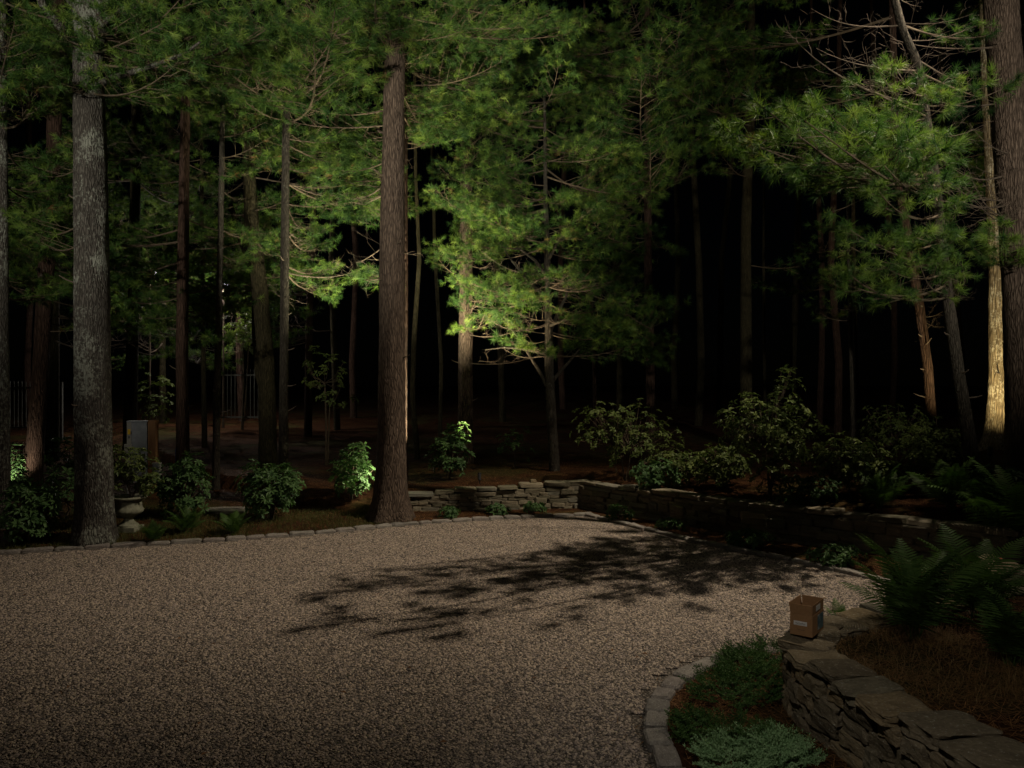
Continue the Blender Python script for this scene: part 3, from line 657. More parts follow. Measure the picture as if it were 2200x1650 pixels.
# middle
zone(870, 1140, 170, 300, 16, 20, 26, ['orange', 'spread', 'big', 'litslice', 'wavy']); zone(870, 1160, 0, 160, 14, 19, 22, ['orange', 'big', 'litslice', 'wavy'], maxd=4.6)
zone(960, 1050, 120, 280, 16.8, 18.5, 10, ['orange'], maxd=2); zone(870, 960, 255, 330, 15.5, 17.5, 8, ['litslice', 'big', 'orange'])
zone(920, 1100, 335, 500, 16.4, 19, 20, ['orange', 'spread']); zone(930, 985, 515, 560, 17.2, 18, 4, ['orange', 'spread'])
zone(960, 1110, 600, 680, 16.2, 18, 9, ['spread', 'orange']); zone(1000, 1360, 280, 620, 16, 19.5, 38, ['spread', 'orange', 'r1', 'far1280', 'far1210'], maxd=3.4)
zone(1020, 1400, 650, 760, 15.8, 18.5, 16, ['spread', 'r1', 'far1280']); zone(1000, 1330, 420, 800, 15.8, 18.5, 24, ['spread', 'r1', 'orange'], 'dead')
zone(990, 1120, 270, 300, 17.5, 19, 7, ['orange'], 'dead', 2.2)
# dark upper right
zone(1140, 1620, -20, 330, 15.5, 24, 84, maxd=4.8); zone(1250, 1460, 320, 620, 18, 25, 26, maxd=4.2); zone(1500, 1700, 0, 300, 18, 28, 20, maxd=4.6); zone(1590, 1800, 480, 680, 19, 28, 10, maxd=4)
# near right pine
nr = ['leanR']; pick = random.Random(4)
for u, v, Y in ((1592, 258, 9.4), (1615, 285, 9.9), (1680, 262, 9.2), (1600, 262, 9.6), (1640, 290, 9.9), (1690, 235, 10.4), (1745, 225, 10.0), (1760, 310, 10.2), (1700, 300, 10.3), (1800, 330, 10.4), (1860, 350, 10.0), (1920, 290, 10.2), (1985, 350, 10.3), (1900, 140, 10.6), (1870, 160, 10.2), (1950, 180, 10.4),
                (1740, 400, 10.6), (1800, 400, 10.2), (1890, 410, 10.0), (1830, 250, 11), (2030, 385, 10.4), (1990, 300, 10.8), (1930, 370, 10.6), (1780, 270, 11.0), (1850, 300, 10.4), (1960, 390, 10.2), (1880, 240, 11.2), (2060, 170, 11.2), (2040, 210, 11)):
    if (u < 1780 and v < 320) or pick.random() < .72: branch(T['leanR'], P(u, v, Y), 'near', rnd.uniform(-.35, .1))
for u, v, Y in ((1770, 590, 10.4), (1800, 540, 10.8), (1840, 600, 10.2), (1820, 500, 10.4), (1900, 520, 10.2), (1880, 580, 10.6), (1960, 570, 10.3), (1990, 500, 10.6), (2060, 560, 10.6), (2110, 520, 10.8), (2150, 490, 10.8), (2190, 520, 10.6), (2130, 545, 11), (1930, 480, 10.8)):
    branch(T['leanR'] if u < 2080 else T[rnd.choice(('leanR', 'bigR'))], P(u, v, Y), 'near', rnd.uniform(-.2, .2))
zone(2040, 2200, 0, 90, 11, 14, 5, ['bigR', 'leanR'], 'near'); zone(2040, 2200, 120, 240, 11, 13, 4, ['bigR', 'leanR', 'pale'], 'near'); zone(2000, 2200, 280, 460, 17, 22, 9)
zone(1690, 1990, 10, 250, 10.2, 13.5, 11, ['leanR', 'stubby'], 'dead', 3.6); zone(1980, 2130, 270, 480, 10.6, 12.6, 14, ['leanR', 'bigR'], 'dead', 2.2); zone(2010, 2120, 580, 650, 11, 12, 4, ['leanR'], 'dead', 1.6, .25)
zone(1900, 2150, 0, 200, 11, 13, 7, ['leanR', 'bigR'], 'dead'); zone(1720, 1830, 600, 700, 18, 20, 5, ['pair1', 'pair2'], 'dead')
zone(1980, 2040, 560, 760, 14.8, 16, 6, ['stubby'], 'dead', 1.0, .2)

# ------------------------------------------------------------------ shrubs, urn plant, saplings
def whorl_mesh(m, seed, n=8, ln=.125, wd=.042, up=.35, droop=.3):
    r = random.Random(seed); mb = MB()
    for i in range(n):
        a = 6.283*i/n + r.uniform(-.3, .3); e = up + r.uniform(-.45, .35); l = ln*r.uniform(.7, 1.15); h = wd/2*r.uniform(.85, 1.15)
        d = Vector((math.cos(a)*math.cos(e), math.sin(a)*math.cos(e), math.sin(e))); s = Vector((-math.sin(a), math.cos(a), r.uniform(-.3, .3))).normalized(); u = d.cross(s)
        if u.z < 0: u = -u
        p0 = d*.012; p1 = d*l*.45 + u*.004; p2 = d*l*.8 - Vector((0, 0, droop*l*.25)); p3 = d*l - Vector((0, 0, droop*l*.5))
        V = [p0, p1+s*h+u*.010, p1-s*h+u*.010, p1, p2+s*h*.7+u*.006, p2-s*h*.7+u*.006, p2, p3]
        mb.add([tuple(v) for v in V], [(0, 3, 1), (0, 2, 3), (3, 6, 4, 1), (3, 2, 5, 6), (6, 7, 4), (6, 5, 7)])
    return mb.mesh('leaf_cluster', m)
WH = {k: [whorl_mesh(M[k], 7*i+1) for i in range(5)] for k in ('leaf_rhodo', 'leaf_olive')}
WS = {k: [whorl_mesh(M[k], 9*i+3, 8, .105, .038, .3, .4) for i in range(4)] for k in ('leaf_rhodo', 'leaf_olive')}
def shrub(u, v, wpx, hpx, label, k='leaf_rhodo', n=90, lean=0, small=False, lobes=None, cat='shrub', name='shrub', base=None, shell=.45, group=None, sc=1.0, clear=.08):
    b = base or at(u, v); s = b.y/FPX; w, h = wpx*s, hpx*s
    root = empty(name, b, label, cat, group); r = random.Random(int(u*13+v)); st = MB()
    lobes = lobes or [(0, .55, .5, .5)]
    bank = (WS if small else WH)[k]; tot = sum(l[2]*l[3] for l in lobes)
    for cx, cz, rx, rz in lobes:
        m = max(3, int(n*rx*rz/tot))
        trunk = Vector((cx*w*.4, 0, h*max(.15, cz-rz*.5)))
        st.tube([Vector((r.uniform(-.04, .04), r.uniform(-.04, .04), -.05)), trunk*.5 + Vector((.02, .01, 0)), trunk], [.022*sc, .017*sc, .012*sc], 5)
        for i in range(m):
            th = r.uniform(0, 6.283); cp = r.uniform(-.85, 1); q = shell + (1-shell)*r.random()**.6
            sp = math.sqrt(max(0, 1-cp*cp))*q
            p = Vector((cx*w + sp*math.cos(th)*rx*w, sp*math.sin(th)*rx*w*.9, h*(cz + cp*q*rz)))
            p += Vector((r.gauss(0, .03), r.gauss(0, .03), r.gauss(0, .03)))*w
            if p.z < clear*h: p.z = clear*h + r.random()*.1
            d = (p - Vector((cx*w, 0, h*(cz-.45*rz)))).normalized()
            rot = Vector((0, 0, 1)).rotation_difference((d + Vector((0, 0, .5)) + Vector((r.gauss(0, .25), r.gauss(0, .25), 0))).normalized()).to_matrix() @ Matrix.Rotation(r.uniform(0, 6.28), 3, 'Z')
            link('leaf_cluster', r.choice(bank), root, p, rot.to_euler(), (r.uniform(.8, 1.2)*sc,)*3)
            if i % 2 == 0: st.tube([trunk, (trunk+p)/2 - Vector((0, 0, .04*h)), p], [.008, .006, .004], 3, 0, False)
    st.build('stem', M['twig'], root); return root
shrub(392, 1112, 130, 132, 'round dark green bush beside the stone urn', n=210, lobes=[(.05, .44, .44, .42), (-.2, .56, .28, .28), (.12, .8, .24, .2)])
shrub(583, 1117, 142, 132, 'largest round glossy bush in front of the slender grey pine', n=230, lobes=[(-.06, .46, .44, .42), (.2, .6, .28, .3), (-.22, .72, .2, .22)])
shrub(755, 1072, 96, 122, 'bush beside the thick middle pine, lit bright yellow green on one side', n=150, lobes=[(0, .45, .5, .42), (.12, .8, .22, .2)])
shrub(966, 1030, 104, 132, 'upright bush with a pointed top behind the low lit stone wall', n=140, lobes=[(0, .4, .48, .36), (.15, .72, .22, .25)])
shrub(1105, 1004, 92, 95, 'sparse dark bush behind the lit stone wall, left of the spreading tree', n=34, shell=.2, small=True)
shrub(60, 1166, 136, 150, 'dark bush in the front left corner by the kerb', n=210, lobes=[(0, .42, .48, .4), (.22, .62, .26, .26), (-.15, .84, .18, .18)])
shrub(145, 1112, 90, 110, 'small dark bush tucked behind the thick lichen covered pine', n=55)
shrub(150, 1032, 110, 95, 'low dark bush in the shade behind the leaning reddish trunk', n=60)
shrub(26, 1050, 56, 95, 'bright green lamp lit bush at the left edge', n=45)
shrub(1345, 1032, 245, 185, 'wide dark bush right of the spreading tree, behind the wall corner', n=280, lobes=[(-.22, .62, .26, .30), (.1, .55, .34, .36), (.34, .3, .2, .25)], k='leaf_olive', shell=.3, small=True)
shrub(1652, 1078, 255, 290, 'biggest rhododendron with a tall spike of growth, above the long dark wall', n=290, lobes=[(-.08, .56, .42, .26), (.16, .82, .13, .17), (.18, .48, .3, .24), (.05, .2, .22, .17)], k='leaf_olive', shell=.3, small=True, sc=1.15)
shrub(1822, 1062, 160, 128, 'low olive bush right of the biggest rhododendron', n=170, k='leaf_olive', shell=.3, small=True)
shrub(1925, 1004, 165, 128, 'dim bush in front of the leaning pine with broken stubs', n=170, k='leaf_olive', shell=.3, small=True)
shrub(2010, 1044, 150, 135, 'dark bush just left of the foot of the leaning grey pine', n=180, k='leaf_olive', shell=.35, small=True)
shrub(1480, 1045, 130, 70, 'low dark bush between the wide bush and the biggest rhododendron', n=120, k='leaf_olive', shell=.3, small=True)
shrub(1760, 1082, 90, 60, 'small glossy bush at the foot of the biggest rhododendron', n=45, small=True)
shrub(1322, 1015, 26, 42, 'tiny yellowish sprig above the wall corner', n=9, k='leaf_olive', small=True)
shrub(1700, 1092, 60, 40, 'small leafy plant on the lip of the long dark wall', n=26, small=True)
shrub(2150, 1092, 110, 80, 'broad leaved plant below the thick pine at the right edge', n=50, sc=1.2)
shrub(1560, 1052, 130, 95, 'leggy dark bush just left of the biggest rhododendron', n=120, k='leaf_olive', shell=.25, small=True, sc=1.2)
shrub(1885, 1068, 120, 80, 'low dark bush behind the fern on the lip of the long wall', n=100, k='leaf_olive', shell=.25, small=True, sc=1.2)
shrub(1410, 1058, 120, 60, 'low sprawling bush beside the corner of the long dark wall', n=80, k='leaf_rhodo', shell=.25, small=True, sc=1.2)
for u, v, wd, h, lab in ((965, 1112, 44, 20, 'low plant at the foot of the lit wall nearest the thick middle pine'), (1068, 1106, 56, 20, 'widest blue green plant at the foot of the lit wall'),
                         (1150, 1100, 50, 18, 'low plant at the foot of the lit wall near its dark corner'), (1330, 1116, 62, 28, 'leafy plant just right of the wall corner at the end of the gravel'),
                         (1440, 1138, 60, 20, 'low dark plant in the shade below the long wall, near the corner'), (1610, 1176, 110, 34, 'spreading leafy plant at the foot of the long dark wall by the kerb'), (1790, 1212, 120, 36, 'spreading plant at the foot of the long dark wall nearest the ferns')):
    shrub(u, v, wd, h, lab, n=26 if wd < 80 else 44, small=True, name='ground_plant', cat='plant', clear=.2)
for u, v, wd, h, lab in ((700, 960, 110, 240, 'thin leafy sapling in the dark left of the thick middle pine'),):
    shrub(u, v, wd, h, lab, n=44, small=True, k='leaf_olive', lobes=[(-.05, .85, .5, .22), (.2, .62, .4, .12)], name='sapling', cat='sapling', base=at(u, 1000), sc=1.2)
shrub(250, 900, 90, 120, 'leafy sapling in the lamplight behind the utility cabinet', n=50, small=True, k='leaf_olive', base=Vector((*P(335, 880, 27).xy, gz(P(335, 880, 27).x, 27))), sc=1.6, name='sapling', cat='sapling')
shrub(520, 900, 120, 150, 'lamp lit sapling far behind the bent olive trunk', n=150, small=True, k='leaf_olive', base=Vector((*P(522, 880, 27).xy, gz(P(522, 880, 27).x, 27))), sc=1.6, lobes=[(0, 1.55, .5, .5), (.25, 1.3, .3, .3)], name='sapling', cat='sapling')

# stone urn and the plant in it
ub = at(276, 1140)
urn = empty('stone_urn', ub, 'mossy stone urn on a pedestal foot beside the thick left pine', 'urn')
mb = MB(); mb.box((0, 0, .03), (.36, .36, .08)); mb.lathe([(.17, .07), (.165, .10), (.12, .13), (.085, .17), (.075, .20), (.10, .225), (.10, .24)], 28); mb.build('pedestal', M['urn'], urn, False)
mb = MB(); mb.lathe([(.09, .24), (.16, .265), (.22, .31), (.235, .35), (.215, .39), (.205, .50), (.215, .515)], 48, flute=lambda t, z: 1 + (.05*abs(math.sin(t*9)) if z < .37 else .012*math.sin(t*14))); mb.build('bowl', M['urn'], urn, True)
mb = MB(); mb.lathe([(.20, .515), (.235, .525), (.285, .545), (.295, .565), (.285, .585), (.25, .58), (.20, .54), (.0005, .54)], 40); mb.build('rim', M['urn'], urn, True)
shrub(0, 0, 138, 125, 'yellow green leafy plant growing in the stone urn', k='leaf_olive', n=150, small=True, base=ub + Vector((0, 0, .54)), name='urn_plant', cat='plant', lobes=[(-.05, .5, .46, .48), (.3, .28, .22, .25)], shell=.3)

# ------------------------------------------------------------------ ferns
def frond_mesh(L, seed, n=27):
    r = random.Random(seed); mb = MB()
    def ax(t): return Vector((L*t*.82, 0, L*(.72*t - .55*t*t)))
    mb.tube([ax(i/8) for i in range(9)], [.0045*(1-.8*i/8) for i in range(9)], 3, 0, False)
    for i in range(n):
        t = .16 + .83*i/n; p = ax(t); d = (ax(min(1, t+.02))-ax(t-.02)).normalized()
        l = L*.24*math.sin(math.pi*min(1, .12+.88*t)**.75)*r.uniform(.85, 1.1) + .012
        for s in (-1, 1):
            q = (Vector((0, s, 0)) + d*.45 + Vector((0, 0, -.12 + r.uniform(-.12, .12)))).normalized(); h = d*(.27*L/n)
            a = p + q*l*.5 - Vector((0, 0, l*.03)); e = p + q*l - Vector((0, 0, l*.16))
            mb.add([tuple(x) for x in (p-h*.8, p+h*.8, a+h*.9, a-h*.9, e)], [(0, 1, 2, 3), (3, 2, 4)])
    return mb.mesh('frond', M['leaf_fern'])
FR = [frond_mesh(1.0, i) for i in range(5)]
def fern(u, v, hpx, label, n=16, base=None):
    b = base or at(u, v); s = hpx*b.y/FPX*1.9; root = empty('fern', b, label, 'fern', 'ferns around the drive'); r = random.Random(int(u+v*3))
    for i in range(n):
        a = 6.283*i/n + r.uniform(-.25, .25); q = s*r.uniform(.65, 1.1); e = r.uniform(-1.15, -.35)
        link('frond', r.choice(FR), root, (math.cos(a)*.03, math.sin(a)*.03, 0), (Matrix.Rotation(a, 3, 'Z') @ Matrix.Rotation(e, 3, 'Y') @ Matrix.Rotation(r.uniform(-.25, .25), 3, 'X')).to_euler(), (q, q, q))
fern(330, 1166, 34, 'small fern beside the kerb right of the urn'); fern(400, 1146, 44, 'small fern below the round bush beside the urn'); fern(502, 1150, 36, 'small fern by the kerb between the two round bushes')
fern(1888, 1094, 66, 'fern growing on the lip of the long dark wall'); fern(2045, 1102, 78, 'fern behind the long dark wall, left of the broad leaved plant', 20); fern(2130, 1110, 64, 'fern below the thick pine at the right edge', 16)
fern(1965, 1375, 150, 'large fern spilling over the planter behind the cardboard box', 18); fern(2095, 1330, 125, 'tall fern at the right of the large planter fern', 15); fern(2180, 1190, 130, 'tall fern at the right edge in front of the grey boulder', 18)
fern(1935, 1345, 105, 'fern nearest the gravel, left of the large planter fern', 11); fern(2170, 1430, 110, 'dark fern in the bottom right planter shade', 20); fern(1800, 1338, 34, 'tiny dark sprig beside the cardboard box', 8)

# ------------------------------------------------------------------ junipers
def spray_mesh(m, seed, L=.16):
    r = random.Random(seed); mb = MB()
    def stick(p, d, l, lev):
        e = p + d*l; n = int(l/.008)
        for i in range(n):
            t = (i+.5)/n; q = p.lerp(e, t); o = Vector((r.gauss(0, 1), r.gauss(0, 1), r.gauss(0, 1))).normalized(); k = (d*.8 + o).normalized()*.017; s = d.cross(o).normalized()*.0045
            mb.tris([q-s, q+s, q+k])
        if lev < 2:
            for i in range(5 if lev == 0 else 3):
                t = (i+.6)/5.5 if lev == 0 else (i+.7)/3.6; a = r.uniform(.5, .9)*(1 if i % 2 else -1)
                side = d.cross(Vector((0, 0, 1))); side = side.normalized() if side.length > .01 else Vector((1, 0, 0))
                stick(p.lerp(e, t), (d*math.cos(a) + side*math.sin(a) + Vector((0, 0, r.uniform(-.1, .45)))).normalized(), l*.5*(1.1-t*.5), lev+1)
    stick(Vector((0, 0, 0)), Vector((1, 0, .35)).normalized(), L, 0)
    return mb.mesh('spray', m)
SPR = {k: [spray_mesh(M[k], i) for i in range(5)] for k in ('leaf_juniper', 'leaf_blue')}
def juniper(pts, n, label, k='leaf_juniper', hz=.10, sc=.85):
    """pts: outline ellipses (u, v, half width, half depth) on the ground"""
    b = at(pts[0][0], pts[0][1]); root = empty('juniper', b, label, 'juniper', 'creeping junipers in the near bed'); r = random.Random(n)
    for i in range(n):
        u, v, rx, ry = r.choice(pts); c = at(u, v); a = r.uniform(0, 6.283); q = math.sqrt(r.random())
        x, y = c.x + rx*q*math.cos(a), c.y + ry*q*math.sin(a); h = hz*(1-q*q)*r.uniform(.5, 1.0) + .02
        az = a + r.gauss(0, .7); s = sc*r.uniform(.75, 1.25)
        link('spray', r.choice(SPR[k]), root, (x-b.x, y-b.y, gz(x, y)+h-b.z), (r.uniform(-.5, .5), -r.uniform(-.15, .5), az), (s, s, s))
    mb = MB()
    for i in range(7):
        a = r.uniform(0, 6.28); u, v, rx, ry = pts[i % len(pts)]; c = at(u, v)-b
        mb.tube([c + Vector((0, 0, .01)), c + Vector((rx*.45*math.cos(a), ry*.45*math.sin(a), hz*.5)), c + Vector((rx*.85*math.cos(a), ry*.85*math.sin(a), hz*.3))], [.012, .009, .005], 4)
    mb.build('stem', M['twig'], root)
juniper([(1560, 1498, .24, .30), (1622, 1480, .24, .32), (1600, 1438, .18, .2)], 270, 'dark green creeping juniper beside the curved kerb')
juniper([(1655, 1420, .16, .2)], 46, 'small dark juniper tuft below the cardboard box')
juniper([(1575, 1600, .34, .2), (1500, 1590, .13, .14)], 140, 'dark flat juniper behind the pale blue green juniper')
juniper([(1605, 1645, .28, .24), (1665, 1635, .2, .2), (1570, 1665, .2, .2)], 260, 'pale blue green juniper at the bottom of the near bed', 'leaf_blue', .11)

# ------------------------------------------------------------------ cardboard box on the wall end
bc = P(1715, 1374, 6.22); bz = .575
box = empty('cardboard_box', (2.42, 6.30, bz), 'open brown cardboard box with a white label on the planter wall end', 'box', rz=R(-38))
W2, D2, H, FH, th = .088, .152, .165, .085, .004
mb = MB()
mb.box((0, 0, th/2), (2*W2, 2*D2, th)); mb.box((0, -D2+th/2, H/2+th/2), (2*W2, th, H-th)); mb.box((0, D2-th/2, H/2+th/2), (2*W2, th, H-th))
mb.box((-W2+th/2, 0, H/2+th/2), (th, 2*D2-2*th, H-th)); mb.box((W2-th/2, 0, H/2+th/2), (th, 2*D2-2*th, H-th)); mb.build('body', M['card'], box)
for x, y, sx, tilt, az in ((0, -D2+.003, 2*W2-.006, .10, 0), (0, D2-.003, 2*W2-.006, -.03, math.pi), (-W2+.003, 0, 2*D2-.008, .16, -math.pi/2), (W2-.003, 0, 2*D2-.008, .02, math.pi/2)):
    mb = MB(); mb.box((0, 0, FH/2), (sx, th*.8, FH))
    fl = mb.build('flap', M['card'], box, loc=(x, y, H+.0015), rot=(tilt, 0, az))
    if az == math.pi/2:
        mb = MB(); mb.box((.0, -th*.4-.0012, FH*.5), (.11, .001, .045)); mb.build('shipping_label', M['paper'], fl)
mb = MB(); mb.box((-.006, -D2-.0012, .098), (.105, .001, .034)); lab = mb.build('paper_label', M['paper'], box)
mb = MB()
zc = [(-.045 + .0027*i, .098 + .0045*math.sin(i*1.9) * (1 if i % 5 else .2) + .003*math.sin(i*.7)) for i in range(30)]
mb.tube([(x, -D2-.0026, z) for x, z in zc], [.0012]*30, 4); mb.tube([(-.04, -D2-.0026, .088), (.03, -D2-.0026, .090)], [.0008]*2, 4); mb.build('script_print', M['dark_print'], lab)
mb = MB(); mb.tube([(-.03 + .006*i, -D2-.0008, .05 - .006*math.sin(i*.31)) for i in range(11)], [.0012]*11, 4); mb.build('ink_mark', M['dark_print'], box)
mb = MB(); mb.box((W2+.0012, .06, .085), (.001, .15, .12)); mb.build('printed_picture', M['picture'], box)

# ------------------------------------------------------------------ utility cabinet, post, boxes, tarp
cb = at(300, 1062); cy = 16.0; cb = Vector((P(300, 0, cy).x, cy, gz(P(300, 0, cy).x, cy))); zt = P(300, 906, cy).z - cb.z
cab = empty('utility_cabinet', cb, 'grey metal utility cabinet with a yellow sticker behind the urn plant', 'cabinet', rz=R(14))
mb = MB(); mb.box((-.02, 0, zt/2+.15), (.36, .26, zt-.3)); mb.build('body', M['cabinet'], cab)
mb = MB(); mb.box((-.02, -.005, zt+.012), (.40, .30, .022)); mb.build('lid', M['cabinet'], cab)
mb = MB(); mb.box((.01, -.136, zt/2+.18), (.27, .012, zt-.42)); mb.build('door', M['cabinet'], cab)
mb = MB(); mb.box((-.172, -.134, zt/2+.2), (.085, .01, zt-.36)); mb.build('side_panel', M['cabinet_side'], cab)
mb = MB(); mb.box((-.172, -.141, zt-.20), (.055, .003, .11)); mb.build('warning_sticker', M['yellow'], cab)
mb = MB(); mb.box((-.172, -.141, zt-.31), (.02, .003, .05)); mb.build('sticker', M['dark_print'], cab)
mb = MB(); mb.box((-.185, -.17, zt-.55), (.13, .07, .2)); mb.build('meter_box', M['cabinet_side'], cab)
mb = MB(); mb.box((.125, -.150, zt*.55), (.018, .02, .10)); mb.tube([(.125, -.165, zt*.55+.03), (.09, -.168, zt*.55+.03)], [.008, .007], 6); mb.build('handle', M['black_metal'], cab)
for hz_ in (zt-.22, zt*.45): mb = MB(); mb.tube([(-.128, -.146, hz_-.03), (-.128, -.146, hz_+.03)], [.009, .009], 6); mb.build('hinge', M['black_metal'], cab)
mb = MB(); mb.tube([(-.23, -.02, -.1), (-.23, -.02, zt*.6), (-.20, -.02, zt*.66)], [.02, .02, .02], 8); mb.build('conduit', M['cabinet_side'], cab)
pb = empty('wooden_post', cb + Vector((.27, .03, 0)), 'square brown wooden post beside the grey utility cabinet', 'post')
mb = MB(); mb.box((0, 0, (zt+.03)/2-.1), (.155, .14, zt+.23)); mb.build('post', M['rust_wood'], pb)
mb = MB(); mb.box((0, -.01, .03), (.3, .22, .14)); mb.build('footing', M['rust_wood'], pb)
jb = P(337, 1000, 15.6); jz = gz(jb.x, 15.6)
j = empty('junction_box', (jb.x, 15.6, jz), 'small grey junction box on a stake right of the wooden post', 'junction box')
mb = MB(); mb.box((0, 0, P(0, 1015, 15.6).z-jz), (.15, .10, .40)); mb.build('body', M['cabinet_side'], j)
mb = MB(); mb.box((0, -.056, P(0, 1012, 15.6).z-jz), (.12, .012, .3)); mb.build('cover', M['cabinet'], j)
mb = MB(); mb.box((0, .06, .2), (.04, .03, .5)); mb.build('stake', M['rust_wood'], j)
tb = P(385, 1000, 16.9); tz = gz(tb.x, 16.9)
mb = MB()
V = []
for i in range(7):
    for k in range(9):
        V.append(((i-3)*.045*(1-.06*k), .03*math.sin(i*1.7+k*.5), .85*k/8))
mb.add(V, [(i*9+k, i*9+k+1, i*9+10+k, i*9+9+k) for i in range(6) for k in range(8)])
V2 = [(x, y+.05, z) for x, y, z in V]; mb.add(V2, [(i*9+9+k, i*9+10+k, i*9+k+1, i*9+k) for i in range(6) for k in range(8)])
tag(mb.build('blue_tarp', M['blue'], None, True, loc=(tb.x, 16.9, tz)), 'strip of blue tarp leaning behind the straight slim pine', 'tarp')

# ------------------------------------------------------------------ fences
def fence(u0, u1, vt, vb, Y, label, m, step=.13, rail=.05, pk=.018, gaps=()):
    a, b = P(u0, vb, Y), P(u1, vb, Y); h = P(0, vt, Y).z - a.z; g = min(gz(a.x, Y), gz(b.x, Y))
    root = empty('iron_fence', (a.x, Y, g), label, 'fence'); z0 = a.z - g; L_ = b.x - a.x
    mb = MB(); mb.box((L_/2, 0, z0+h-.17), (L_, .035, rail)); mb.build('rail', m, root)
    mb = MB(); mb.box((L_/2, 0, z0+.06), (L_, .035, rail)); mb.build('rail', m, root)
    pm = MB(); pm.box((0, 0, h/2), (pk, pk, h)); pm.tube([(0, 0, h), (0, 0, h+.05)], [.012, .001], 4); pme = pm.mesh('picket', m)
    n = int(L_/step)
    for i in range(n+1):
        if any(p < i < q for p, q in gaps): continue
        link('picket', pme, root, (i*step, 0.001, z0))
    po = MB(); po.box((0, 0, (z0+h)/2), (.08, .08, z0+h+.05)); pe = po.mesh('post', m)
    link('post', pe, root, (-.06, 0, 0)); link('post', pe, root, (L_+.06, 0, 0))
    return root
fence(-30, 128, 822, 922, 25, 'iron picket fence far back at the left edge', M['iron'])
fence(472, 556, 795, 900, 26, 'dim iron picket fence behind the bent olive trunk', M['iron'], gaps=((4, 7),))
wf = P(28, 985, 21); root = empty('board_fence', (P(0, 0, 21).x, 21, gz(P(20, 0, 21).x, 21)), 'low pale board fence glowing at the left edge behind the bright bush', 'fence')
bmh = MB(); bmh.box((0, 0, .3), (.075, .02, .6)); bme = bmh.mesh('board', M['pale_wood'])
zb = P(0, 950, 21).z - root.location.z
for i in range(6): link('board', bme, root, (.12*i + .12, 0, zb-.6))
mb = MB(); mb.box((.4, .03, zb-.12), (.8, .03, .06)); mb.build('rail', M['pale_wood'], root)

# ------------------------------------------------------------------ lamps one can see
def point(name, loc, power, col, size=.05):
    l = bpy.data.lights.new(name, 'POINT'); l.energy = power; l.color = col; l.shadow_soft_size = size
    o = bpy.data.objects.new(name, l); COL.objects.link(o); o.location = loc
def lamp_post(u, v, up, Y, label, power):
    h = P(u, v, Y); x = P(up, 0, Y).x; g = gz(x, Y); root = empty('lamp_post', (x, Y, g), label, 'lamp post'); H_ = h.z - g
    mb = MB(); mb.tube([(0, 0, -.1), (0, 0, H_+.12)], [.035, .025], 10); mb.build('pole', M['deadwood'], root)
    dx = h.x - x
    mb = MB(); mb.tube([(0, 0, H_+.10), (dx*.6, 0, H_+.16), (dx, 0, H_+.10)], [.014]*3, 6); mb.build('arm', M['deadwood'], root)
    mb = MB(); mb.lathe([(.03, .12), (.09, .09), (.10, .06), (.06, .058)], 16); mb.build('lamp_shade', M['black_metal'], root, loc=(dx, 0, H_-.02))
    b = bmesh.new(); bmesh.ops.create_uvsphere(b, u_segments=12, v_segments=8, radius=.062); me = bpy.data.meshes.new('bulb'); b.to_mesh(me); b.free(); me.materials.append(M['bulb_cool'])
    link('bulb', me, root, (dx, 0, H_-.02)); point('lamp_light', (h.x, Y-.12, h.z-.12), power, (1, .9, .8))
lamp_post(334, 586, 322, 27, 'slim lamp post with a glowing pinkish lamp among the left trees', 330)
lamp_post(487, 613, 480, 28, 'glowing white lamp half hidden behind the thin pale trunk', 480)
def uplight(loc, target, power, cone, label, col=(1, .85, .5), hz=.18):
    loc = Vector(loc); root = empty('uplight', (loc.x, loc.y, gz(loc.x, loc.y)), label, 'garden lamp')
    d = (Vector(target) - loc).normalized(); q = d.to_track_quat('Z', 'Y').to_euler()
    mb = MB(); mb.tube([(0, 0, -.05), (0, 0, hz-.08)], [.012, .012], 6); mb.build('stake', M['black_metal'], root)
    mb = MB(); mb.lathe([(.028, -.10), (.036, -.09), (.04, .04), (.045, .05), (.045, .06), (.037, .06), (.035, .045), (.001, .044)], 18); mb.build('housing', M['black_metal'], root, loc=(0, 0, hz), rot=q)
    mb = MB(); mb.lathe([(.034, .047), (.034, .05)], 18); mb.build('lens', M['bulb_white'], root, loc=(0, 0, hz), rot=q)
    spot('uplight_beam', loc + Vector((0, 0, hz)) + d*.10, target, power, cone, .7, col, .03)
uplight((-2.47, 15.2, gz(-2.47, 15.2)), P(890, 400, 17.4), 6000, 88, 'small garden uplight behind the thick middle pine, shining on the yellow green bush', (1, .93, .62), .55)
spot('bush_glow', (-2.5, 15.15, gz(-2.47, 15.2)+.62), P(740, 1010, 15.3), 90, 130, 1, (1, .93, .62), .04)
uplight(P(862, 1000, 15.3), P(866, 500, 16.2), 42, 46, 'small garden uplight at the foot of the mottled lit trunk', (1, .88, .6))
up = at(2127, 990); uplight(up, P(2149, 640, 15.4), 620, 100, 'small dark garden uplight on the litter at the foot of the pale lit trunk', (1, .80, .42))
uplight((P(1030, 0, 16.3).x, 16.3, gz(P(1030, 0, 16.3).x, 16.3)), P(1040, 450, 17.6), 3200, 70, 'small dark garden uplight beside the upright bush with a pointed top', (1, .80, .5))
uplight((P(45, 0, 16).x, 15.8, gz(P(45, 0, 16).x, 15.8)), P(20, 985, 16.2), 70, 110, 'garden uplight beside the bright bush at the left edge', (1, .9, .7))
mb = MB(); mb.tube([P(803, 1007, 15.45)-Vector((0, 0, 0)), P(812, 1004, 15.5)], [.02, .025], 8)

